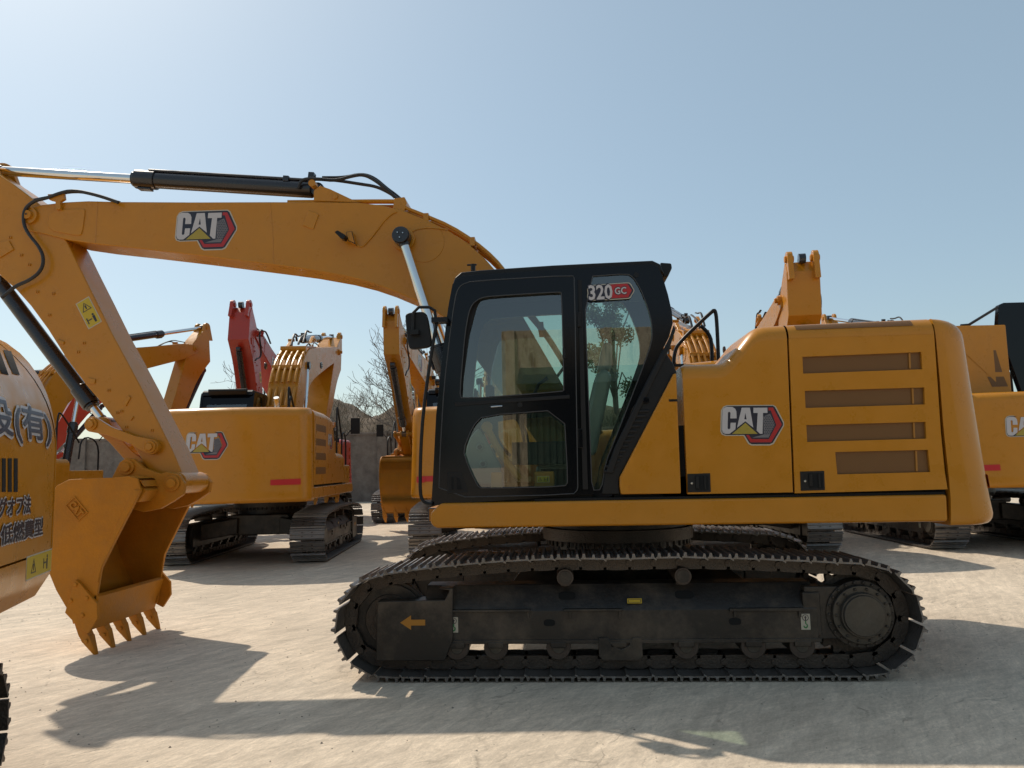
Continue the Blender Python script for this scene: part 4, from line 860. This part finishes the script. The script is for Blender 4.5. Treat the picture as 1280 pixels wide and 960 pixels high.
b = MB(); b.prism3([(hx1-.3, 1.60, 3.98), (hx1-.3, 1.66, 4.38), (hx1-.3, 1.75, 4.42), (hx1-.3, 2.5, 4.42), (hx1-.3, 2.5, 2.66), (hx1-.3, 1.95, 2.66)], (.12, 0, 0), 'black'); gd_ = build('upper_guard', b, None, pivot=C0, bevel=.01); gd_.parent = m1; gd_.location = (0, 0, 0)
b = MB(); b.tube([(hx1-.2, .95, 4.02), (hx1-.2, 1.1, 4.03), (hx1-.2, 1.64, 4.34)], .025, 'hose', 8, 0); q_ = build('guard_strut', b, None, pivot=C0); q_.parent = gd_; q_.location = (0, 0, 0)
def glyphs(mb, fn, s, size, m, h, off, sx=1.0):
    for k in range(8): a = k*PI/4; text(mb, lambda u, v, hh: fn(u+off*math.cos(a), v+off*math.sin(a), hh), s, size, m, h+k*.0001, 0, sx)
bo_ = [c for c in m2.children if c.name.split('.')[0] == 'boom'][0]; b = MB()
fnb = lambda u, v, h: Vector((-1.9+u, YB0-h, 3.95+v-u*.0))
mark(b, fnb, [(-.75,-.17),(.78,-.17),(.78,.17),(-.75,.17)], .002, 'white'); glyphs(b, lambda u, v, h: fnb(u-.7, v-.1, h), '有愛日建業', .29, 'dgrey', .003, .008)  # white plate paints the sun glare on the boom, grey characters over it
lt = build('lettering', b, None, pivot=FOOT, normals=False); lt.parent = bo_; lt.location = (0, 0, 0)

# ------------------------------------------------------------------ ground, wall, mound, trees
def ground_mat():
    m = bpy.data.materials.new('worn_concrete'); m.use_nodes = True; t = m.node_tree; N = t.nodes; L = t.links; b = N['Principled BSDF']
    tc = N.new('ShaderNodeTexCoord')
    def noise(sc, vec=(1, 1, 1), rot=0, det=8, rough=.6, dist=0):
        mp = N.new('ShaderNodeMapping'); mp.vector_type = 'TEXTURE'; mp.inputs['Scale'].default_value = [1/v_ for v_ in vec]; mp.inputs['Rotation'].default_value = (0, 0, rot); L.new(tc.outputs['Object'], mp.inputs[0])
        n = N.new('ShaderNodeTexNoise'); n.inputs['Scale'].default_value = sc; n.inputs['Detail'].default_value = det; n.inputs['Roughness'].default_value = rough; n.inputs['Distortion'].default_value = dist
        L.new(mp.outputs[0], n.inputs[0]); return n.outputs[0]
    def rng(s, a, b_, c, d):
        r = N.new('ShaderNodeMapRange'); r.inputs[1].default_value = a; r.inputs[2].default_value = b_; r.inputs[3].default_value = c; r.inputs[4].default_value = d; L.new(s, r.inputs[0]); return r.outputs[0]
    def mul(a, b_):
        q = N.new('ShaderNodeMath'); q.operation = 'MULTIPLY'; L.new(a, q.inputs[0]); L.new(b_, q.inputs[1]); return q.outputs[0]
    big = rng(noise(.35, det=5), .3, .7, .86, 1.08); mid = rng(noise(2.2, det=9, rough=.7), .3, .7, .88, 1.08)
    st = mul(rng(noise(2.2, (1, 3.2, 1), R(48), 9, .72, .9), .34, .66, .84, 1.10), rng(noise(1.3, (1, 7, 1), R(68), 8, .7, 1.2), .42, .60, .88, 1.05)); fine = mul(rng(noise(22, (1, 2.2, 1), R(70), 6, .75), .3, .7, .84, 1.12), rng(noise(3.2, (1, 5, 1), R(28), 8, .75, 1.5), .36, .62, .86, 1.07))
    cr = N.new('ShaderNodeTexVoronoi'); cr.feature = 'DISTANCE_TO_EDGE'; cr.inputs['Scale'].default_value = .21
    wp = N.new('ShaderNodeVectorMath'); wp.operation = 'ADD'; nn = N.new('ShaderNodeTexNoise'); nn.inputs['Scale'].default_value = 1.1; nn.inputs['Detail'].default_value = 7
    L.new(tc.outputs['Object'], nn.inputs[0]); sc = N.new('ShaderNodeVectorMath'); sc.operation = 'SCALE'; sc.inputs['Scale'].default_value = .9; L.new(nn.outputs[1], sc.inputs[0])
    L.new(tc.outputs['Object'], wp.inputs[0]); L.new(sc.outputs[0], wp.inputs[1]); L.new(wp.outputs[0], cr.inputs['Vector'])
    crk = rng(cr.outputs['Distance'], 0, .004, .86, 1)
    f = mul(mul(mul(big, mid), mul(st, fine)), crk)
    sp = noise(34, det=5, rough=.8); pit = rng(sp, .60, .70, 1, .62); f = mul(f, mul(pit, rng(noise(70, det=6, rough=.85), .3, .7, .84, 1.14)))
    def lines(scale, vec, rot, width, mlo, mhi, dark):
        mp = N.new('ShaderNodeMapping'); mp.vector_type = 'TEXTURE'; mp.inputs['Scale'].default_value = [1/v_ for v_ in vec]; mp.inputs['Rotation'].default_value = (0, 0, rot); L.new(wp.outputs[0], mp.inputs[0])
        v = N.new('ShaderNodeTexVoronoi'); v.feature = 'DISTANCE_TO_EDGE'; v.inputs['Scale'].default_value = scale; L.new(mp.outputs[0], v.inputs['Vector'])
        a = rng(v.outputs['Distance'], 0, width, 1, 0); q = mul(a, rng(noise(1.7, det=6, rough=.7), mlo, mhi, 0, 1))
        return rng(q, 0, 1, 1, dark)
    f = mul(f, mul(lines(1.1, (1, 4, 1), R(55), .028, .50, .62, .62), lines(1.9, (1, 5, 1), R(80), .03, .52, .62, 1.22)))
    mx = N.new('ShaderNodeVectorMath'); mx.operation = 'SCALE'; mx.inputs[0].default_value = (.69, .575, .445); L.new(f, mx.inputs['Scale']); L.new(mx.outputs[0], b.inputs['Base Color'])
    b.inputs['Roughness'].default_value = .75; b.inputs['Specular IOR Level'].default_value = .35
    bp = N.new('ShaderNodeBump'); bp.inputs['Strength'].default_value = .36; bp.inputs['Distance'].default_value = .02; L.new(f, bp.inputs['Height']); L.new(bp.outputs[0], b.inputs['Normal'])
    return m
M['ground'] = ground_mat()
b = MB(); G = 3000; b.add([(-G, -G, 0), (G, -G, 0), (G, G, 0), (-G, G, 0)], [(0,1,2,3)], 'ground'); tag(build('ground', b), kind='structure')
M['stone'] = mat('small_stones', (.30, .26, .21), .85, var=.4, vscale=30)
b = MB(); rnd = random.Random(11)
for i in range(2600):
    x = rnd.uniform(-6, 8); y = rnd.uniform(-3.2, 7); r_ = min(.011, abs(rnd.gauss(0, .0035))+.002); a = rnd.random()*6.3; q = [(x+r_*math.cos(a+k*2.1)*rnd.uniform(.7, 1.3), y+r_*math.sin(a+k*2.1)*rnd.uniform(.7, 1.3), .0005) for k in range(3)]
    b.add(q+[(x, y, r_*.9)], [(0,1,3),(1,2,3),(2,0,3)], 'stone')
tag(build('gravel', b, normals=False, angle=10), 'small loose stones scattered over the concrete yard', 'gravel', kind='stuff')
M['wall'] = mat('old_brick_wall', (.16, .13, .11), .85, bump=.5, bscale=12, var=.35, vscale=2.5, dust=.6, dustcol=(.27, .24, .21))
M['soil'] = mat('dry_soil_and_scrub', (.13, .095, .065), .95, bump=1, bscale=14, var=.45, vscale=5)
M['bark'] = mat('bare_twigs', (.13, .105, .085), .85, var=.3)
b = MB(); b.box((-60, 33, 0), (40, 33.4, 3.4), 'wall')
for x in range(-60, 41, 4): b.box((x-.25, 32.85, 0), (x+.25, 33, 3.55), 'wall')
b.box((-60, 32.95, 3.4), (40, 33.5, 3.52), 'wall')
w = build('boundary_wall', b, bevel=.01); tag(w, 'old grey brown yard wall behind the far excavators, below the bare tree', 'wall')
rows = []
for j in range(26):
    row = []
    for i in range(221):
        x = -60+i*100/220; t = j/25; y = 33.6+t*14
        h = (math.sin(min(1, t*2.2)*PI/2)*(3.6+1.2*math.sin(x*.31+1)+.6*math.sin(x*.9+2)))*(.35+.85*math.exp(-((x+7)/11)**2))+random.uniform(-.25, .25)*(j > 0)
        row.append((x, y+random.uniform(-.1, .1), max(0, h+2.2*min(1, t*3))))
    rows.append(row)
b = MB(); b.grid(rows, 'soil'); tag(build('earth_mound', b, angle=180), kind='structure')
M['scrub'] = mat('dry_scrub', (.16, .13, .085), .9, var=.4)
b = MB(); rnd = random.Random(5)
for i in range(5200):
    x = rnd.uniform(-22, 6); y = 34+abs(rnd.gauss(0, 1.8)); z0 = 3.2+rnd.random()*2.4*math.exp(-((x+7)/10)**2); a = rnd.uniform(0, 6.28); l = rnd.uniform(.25, .8); dx, dy, dz = l*math.cos(a)*.5, l*math.sin(a)*.4, l*rnd.uniform(.2, 1); wd = .018
    b.add([(x, y, z0), (x+wd, y, z0), (x+dx+wd, y+dy, z0+dz), (x+dx, y+dy, z0+dz)], [(0,1,2,3)], 'scrub')
tag(build('dry_scrub', b, normals=False), 'tangle of dry brown scrub covering the earth mound', 'scrub', kind='stuff')
def bare_tree(loc, h, seed, label, green=0):
    rnd = random.Random(seed); r = empty('bare_tree', loc); tr = MB(); br = MB()
    def grow(p, d, l, rad, dep):
        n = 3; pts = [p]; q = p.copy(); dd = d.copy()
        for i in range(n): dd = (dd+Vector((rnd.gauss(0, .13), rnd.gauss(0, .13), rnd.gauss(.03, .06)))).normalized(); q = q+dd*l/n; pts.append(q.copy())
        (tr if dep < 2 else br).tube(pts, rad, 'bark', 5 if dep < 3 else 3, 0)
        if dep < (7 if seed == 3 else 6):
            for k in range(rnd.choice((2, 3, 3)) if dep else 5):
                t = rnd.uniform(.45, 1) if k else 1; base = pts[min(n, int(t*n))]; nd = (dd+Vector((rnd.gauss(0, .5), rnd.gauss(0, .5), rnd.gauss(.12, .3)))).normalized()
                grow(base, nd, l*rnd.uniform(.6, .82), max(.009, rad*.6), dep+1)
    grow(Vector(loc), Vector((0, 0, 1)), h*.40, h*.013, 0)
    build('trunk', tr, r); build('crown', br, r)
    tag(r, label, 'tree', 'bare trees by the wall'); return r
bare_tree((-6.0, 32.0, 0), 9.0, 3, 'tall bare leafless tree right of the piped yellow boom, left of the hanging rusty bucket')
bare_tree((-13.2, 30.0, 0), 6.5, 8, 'low bare leafless tree between the left yellow arm and the red stick')
bare_tree((-3.6, 31.5, 0), 8.2, 12, 'smaller bare tree behind the hanging rusty bucket and cab mirror')
# behind the camera: the building and trees the cab glass reflects
M['plaster'] = mat('peeling_cream_plaster', (.62, .53, .38), .85, bump=.4, bscale=9, var=.22, vscale=1.1, dust=.75, dustcol=(.22, .16, .11))
def streak(m):
    t = m.node_tree; N = t.nodes; L = t.links; b = N['Principled BSDF']; old = b.inputs['Base Color'].links[0].from_socket
    tc = N.new('ShaderNodeTexCoord'); mp = N.new('ShaderNodeMapping'); mp.inputs['Scale'].default_value = (2.2, 2.2, .35); L.new(tc.outputs['Object'], mp.inputs[0])
    n = N.new('ShaderNodeTexNoise'); n.inputs['Scale'].default_value = 1.6; n.inputs['Detail'].default_value = 9; n.inputs['Roughness'].default_value = .75; L.new(mp.outputs[0], n.inputs[0])
    r = N.new('ShaderNodeMapRange'); r.inputs[1].default_value = .52; r.inputs[2].default_value = .60; r.inputs[4].default_value = .8; L.new(n.outputs[0], r.inputs[0])
    mx = N.new('ShaderNodeMix'); mx.data_type = 'RGBA'; L.new(r.outputs[0], mx.inputs[0]); L.new(old, mx.inputs[6]); mx.inputs[7].default_value = (.17, .12, .08, 1); L.new(mx.outputs[2], b.inputs['Base Color'])
streak(M['plaster'])
bl = empty('plastered_building', (9, -25, 0)); b = MB(); b.box((-1.2, -31, 0), (22, -25, 7.2), 'plaster')
for x in range(-1, 22, 4): b.box((x, -25, 0), (x+.35, -24.88, 7.2), 'plaster')
build('wall', b, bl, bevel=.02)
for i in range(5):
    for z in (1.2, 4.4): b = MB(); x = 1.2+i*4; b.box((x, -25.0, z), (x+1.3, -24.95, z+1.5), 'dark'); b.box((x-.08, -24.97, z-.1), (x+1.38, -24.85, z), 'plaster'); build('window', b, bl)
tag(bl, 'cream plaster building with peeling wall, mirrored in the cab windows', 'building')
M['shedgreen'] = mat('dark_green_sheet', (.022, .05, .035), .5, var=.3, vscale=2, dust=.4, dustcol=(.10, .09, .07))
sd = empty('sheet_metal_shed', (6, -18, 0)); b = MB(); b.box((.1, -22, 0), (13, -18, 4.2), 'shedgreen')  # shed added to darken what the lower cab windows reflect
for i in range(64): x = .1+i*.2; b.box((x+.02, -18.0, 0), (x+.10, -17.96, 4.2), 'shedgreen')
build('wall', b, sd); b = MB(); b.prism3([(-.2, -17.7, 4.2), (-.2, -22.3, 4.2), (-.2, -20, 5.0)], (13.5, 0, 0), 'shedgreen'); build('roof', b, sd)
b = MB(); b.box((3, -17.95, 0), (5.4, -17.9, 2.8), 'frame'); build('door', b, sd)
tag(sd, 'dark green shed added in front of the cream building to darken the lower cab glass', 'shed')
M['leaf'] = mat('green_leaves', (.07, .11, .03), .6, var=.4, vscale=3); M['leaf2'] = mat('light_leaves', (.13, .16, .05), .6, var=.3)
def leafy(loc, h, w_, seed, label):
    rnd = random.Random(seed); r = empty('leafy_tree', loc); b = MB(); L = Vector(loc); b.tube([L, L+Vector((.1, 0, h*.3)), L+Vector((0, .1, h*.62))], .16, 'bark', 8, 1)
    cl = []
    for k in range(16): c = L+Vector((rnd.gauss(0, w_*.33), rnd.gauss(0, w_*.33), h*rnd.uniform(.42, .95))); cl.append(c); b.tube([L+Vector((0, 0, h*.4)), (L+c)/2+Vector((0, 0, h*.3)), c], .04, 'bark', 5, 0)
    build('trunk', b, r); b = MB()
    for c in cl:
        for k in range(420):
            d = Vector((rnd.gauss(0, 1), rnd.gauss(0, 1), rnd.gauss(0, .8))).normalized()*w_*.27*rnd.random()**.5; p = c+d; a = Vector((rnd.gauss(0, 1), rnd.gauss(0, 1), rnd.gauss(0, 1))).normalized()*.09; e = a.orthogonal().normalized()*.06
            b.add([p-a, p+e, p+a, p-e], [(0,1,2,3)], 'leaf' if rnd.random() < .65 else 'leaf2')
    build('crown', b, r, normals=False); tag(r, label, 'tree', 'leafy trees around the yard')
leafy((-6, -20, 0), 5.5, 3.2, 2, 'leafy green tree left of the cream building, mirrored in the cab door')

leafy((4.2, 38, 0), 13.0, 2.6, 6, 'tall leafy tree beyond the wall, seen through the rear cab window')
# ------------------------------------------------------------------ near machine at the left edge
ND = Vector((-.35, .937, 0)).normalized(); NN_ = Vector((ND.y, -ND.x, 0))       # along its side (away from us), outward normal
n1 = empty('compact_excavator', (-2.9, -.9, 0))
q0 = Vector((CAM.x, CAM.y, 0)); PX0 = at(68, 640, -1.3); ORG = Vector((PX0.x, PX0.y, 0))
def nl(px, py, off=0):                   # point of the side plane of that machine
    d = ray(px, py); P0 = ORG+NN_*off; t = (P0-CAM).dot(NN_)/d.dot(NN_); return CAM+d*t
def uv(p): d = p-ORG; return d.dot(ND), p.z
def un(u, z, off=0): return Vector((ORG.x+ND.x*u+NN_.x*off, ORG.y+ND.y*u+NN_.y*off, z))
zlo = uv(nl(60, 738))[1]; ztp = nl(0, 433, -.45).z; uend = uv(nl(68, 600))[0]
def n1shell(mb, u0, u1, z0, z1, m='yellow', endround=True, nu=14, topr=.42, wid=1.9):
    """side + shoulder surface from u0 to u1; rounded end beyond u1"""
    rows = []
    zs_ = [z0]+[z0+(z1-topr-z0)*k/4 for k in range(1, 5)]
    prof_ = [(0, z) for z in zs_]+[(-topr*(1-math.cos(a)), z1-topr+topr*math.sin(a)) for a in [PI/2*k/8 for k in range(1, 9)]]+[(-wid+topr+topr*math.sin(a)-topr, z1-topr+topr*math.cos(a)) for a in []]
    prof_ += [(-wid, z1)]
    return prof_
def ring_plan(ins, u0, u1, er, wid):
    u1 = u1-ins*.55; er = er+ins
    P = [(u0, -ins)]
    n = 10
    for k in range(n+1): a = PI/2*k/n; P.append((u1-er+(er-ins)*math.sin(a), -er+(er-ins)*math.cos(a)))
    for k in range(n+1): a = PI/2*k/n; P.append((u1-er+(er-ins)*math.cos(a), -wid+er-(er-ins)*math.sin(a)))
    P.append((u0, -wid+ins)); return P
def n1body(name, u0, u1, er, zl, insf, m='yellow', **k):
    mb = MB(); rows = []
    for z in zl: rows.append([un(u, z, o) for u, o in ring_plan(insf(z), u0, u1, er, 1.95)])
    mb.grid(rows, m, True); mb.add(rows[0], [tuple(range(len(rows[0])))], m); mb.add(rows[-1], [tuple(range(len(rows[0])))], m)
    return build(name, mb, n1, angle=35)
zd = uv(nl(60, 565))[1]; zk = uv(nl(66, 686))[1]
insT = lambda z: 0 if z < zd else .5*(1-math.sqrt(max(0, 1-((z-zd)/(ztp+.03-zd))**2)))
ZL = [zk, zk+.2, zd-.01, zd]+[zd+(ztp+.03-zd)*k/12 for k in range(1, 13)]
lo_ = n1body('side_panel', -2.2, uend, .02, ZL, insT)
tl = n1body('counterweight', uend+.008, uend+.13, .12, ZL, lambda z: insT(z)+.0)
n1body('lower_skirt', -2.2, uend+.13, .15, [zlo-.02, zlo, zlo+.04, zlo+.1, zk-.012], lambda z: max(0, (zlo+.1-z)*.45))
b = MB(); b.prism3([un(-2.1, zlo+.05, -.05), un(uend+.05, zlo+.05, -.05), un(uend+.05, zlo+.05, -1.9), un(-2.1, zlo+.05, -1.9)], (0, 0, .2), 'dark'); build('inner_body', b, n1)
def nfn(px, py, sl=0):
    u0, z0 = uv(nl(px, py)); return lambda u, v, h: un(u0+u, z0+v+u*sl, h+.004-(insT(z0+v)))
h1 = (uv(nl(20, 505))[1]-uv(nl(20, 535))[1])
b = MB(); u0 = uv(nl(12, 529))[0]; u1 = uv(nl(55, 526))[0]; sz = (u1-u0)/1.75
fn = nfn(19, 528); us = uv(nl(19, 528))[0]
kw = dict(sx=1.0)
uu0 = uv(nl(-22, 530))[0]; Wt = uv(nl(57, 530))[0]-uu0; fnt = nfn(-22, 531)
S_ = .20; sx_ = Wt/(2.3*S_); fnt = nfn(-22, 536); glyphs(b, fnt, '設(有)', S_, 'white', .002, S_*.10, sx_); glyphs(b, fnt, '設(有)', S_, 'navytext', .005, S_*.022, sx_)
build('lettering', b, lo_, normals=False)
for s, px0, px1, py in (('イドリングオフ法', -62, 36, 655), ('低燃費型', -2, 51.5, 680)):
    b = MB(); ua = uv(nl(px0, py))[0]; ub_ = uv(nl(px1, py))[0]; sz = (ub_-ua)/len(s)*1.0
    f2 = nfn(px0, py)
    hz = .105; sx_ = (ub_-ua)/len(s)/hz; glyphs(b, f2, s, hz, 'white', .002, hz*.10, sx_); glyphs(b, f2, s, hz, 'dblack', .005, hz*.022, sx_)
    build('lettering', b, lo_, normals=False)
for x0 in (-5, 2, 9.5, 17):
    b = MB(); b.prism3([nl(x0, 573), nl(x0+4.5, 573), nl(x0+4.5, 615), nl(x0, 615)], NN_*.003, 'dark'); build('vent_slot', b, lo_)
def n1surf(x, y, lift=.004):             # where the sight line meets the rounded side
    d = ray(x, y); f_ = lambda t: ((CAM+d*t)-ORG).dot(NN_)+insT(min((CAM+d*t).z, ztp+.029))-lift
    t = .001
    while f_(t) > 0 and t < .012: t += .00001
    return CAM+d*t
for x0 in (-11, 3):
    b = MB(); A_, B_, C_, D_ = (x0+1, 437), (x0+11, 439), (x0+22, 469), (x0+13, 467)
    rows = [[n1surf(*( (A_[k]*(1-q)+B_[k]*q)*(1-p)+(D_[k]*(1-q)+C_[k]*q)*p for k in (0, 1))) for q in (0, .5, 1)] for p in [i/6 for i in range(7)]]
    b.grid(rows, 'dark'); build('vent_slot', b, lo_, normals=False)
u0, z0 = uv(nl(49, 705)); fnw = lambda u, v, h: un(u0+u, z0+v, h)
uw = abs(uv(nl(64, 700))[0]-uv(nl(33, 700))[0]); hh = uv(nl(48, 690))[1]-uv(nl(48, 719))[1]
warn_label('warning_label', n1, fnw, uw, hh)
# its track: a belt of shoes round two wheels, its far end just in the frame
tc_ = nl(0, 930); TD = 3.4
def n1track(off):
    P = []; r_ = .30; uE = .0
    mb = MB(); path = []
    for k in range(15): a = -PI/2+PI*k/14; path.append((uT-r_+r_*math.cos(a), .36+r_*math.sin(a)))
    path = path+[(uT-r_-.17*k, .66) for k in range(1, 15)]+[(uT-r_-.17*14-r_*math.sin(PI*k/14), .36+r_*math.cos(PI*k/14)) for k in range(0, 15)]+[(uT-r_-.17*k, .06) for k in range(14, 0, -1)]
    nd, pt = resample(path, .17); bb = MB(); bb.prism3([un(u, z, off-.12) for u, z in path], NN_*-.26, 'steel'); t0 = build('track_chain', bb, n1)
    sh2 = None
    for a, c in zip(nd, nd[1:]+nd[:1]):
        t = Vector((c[0]-a[0], 0, c[1]-a[1])).normalized(); n_ = Vector((t.z, 0, -t.x)); mid = ((a[0]+c[0])/2, (a[1]+c[1])/2)
        o = bpy.data.objects.new('track_shoe', n1shoe); COL.objects.link(o); o.parent = t0
        T = ND*t.x+Vector((0, 0, t.z)); NV = ND*n_.x+Vector((0, 0, n_.z)); B_ = NV.cross(T)
        mm = Matrix((T, B_, NV)).transposed().to_4x4(); mm.translation = un(mid[0], mid[1], off-.25)-PIV[t0.name]; o.matrix_local = mm
s2 = MB(); s2.box((-.078, -.25, .0), (.078, .25, .018), 'steel'); s2.prism3([(-.06, -.25, .018), (-.02, -.25, .018), (-.032, -.25, .055), (-.05, -.25, .055)], (0, .5, 0), 'steel'); s2.prism3([(.02, -.25, .018), (.06, -.25, .018), (.05, -.25, .045), (.032, -.25, .045)], (0, .5, 0), 'steel')
tmp = build('track_shoe', s2, None); n1shoe = tmp.data; bpy.data.objects.remove(tmp)
uT = uv(nl(9, 930, .0))[0]
n1track(.0); n1track(-1.45)
b = MB(); b.prism3([un(uT-1.9, .35, -.3), un(uT-.6, .35, -.3), un(uT-.6, .35, -1.6), un(uT-1.9, .35, -1.6)], (0, 0, .25), 'frame'); b.cyl(un(uT-1.25, .6, -.97), un(uT-1.25, zlo+.06, -.97), .4, 'frame', 32); build('carbody', b, n1)
tag(n1, 'rounded yellow machine tail with Japanese lettering, cut off by the left edge of the photo', 'excavator')
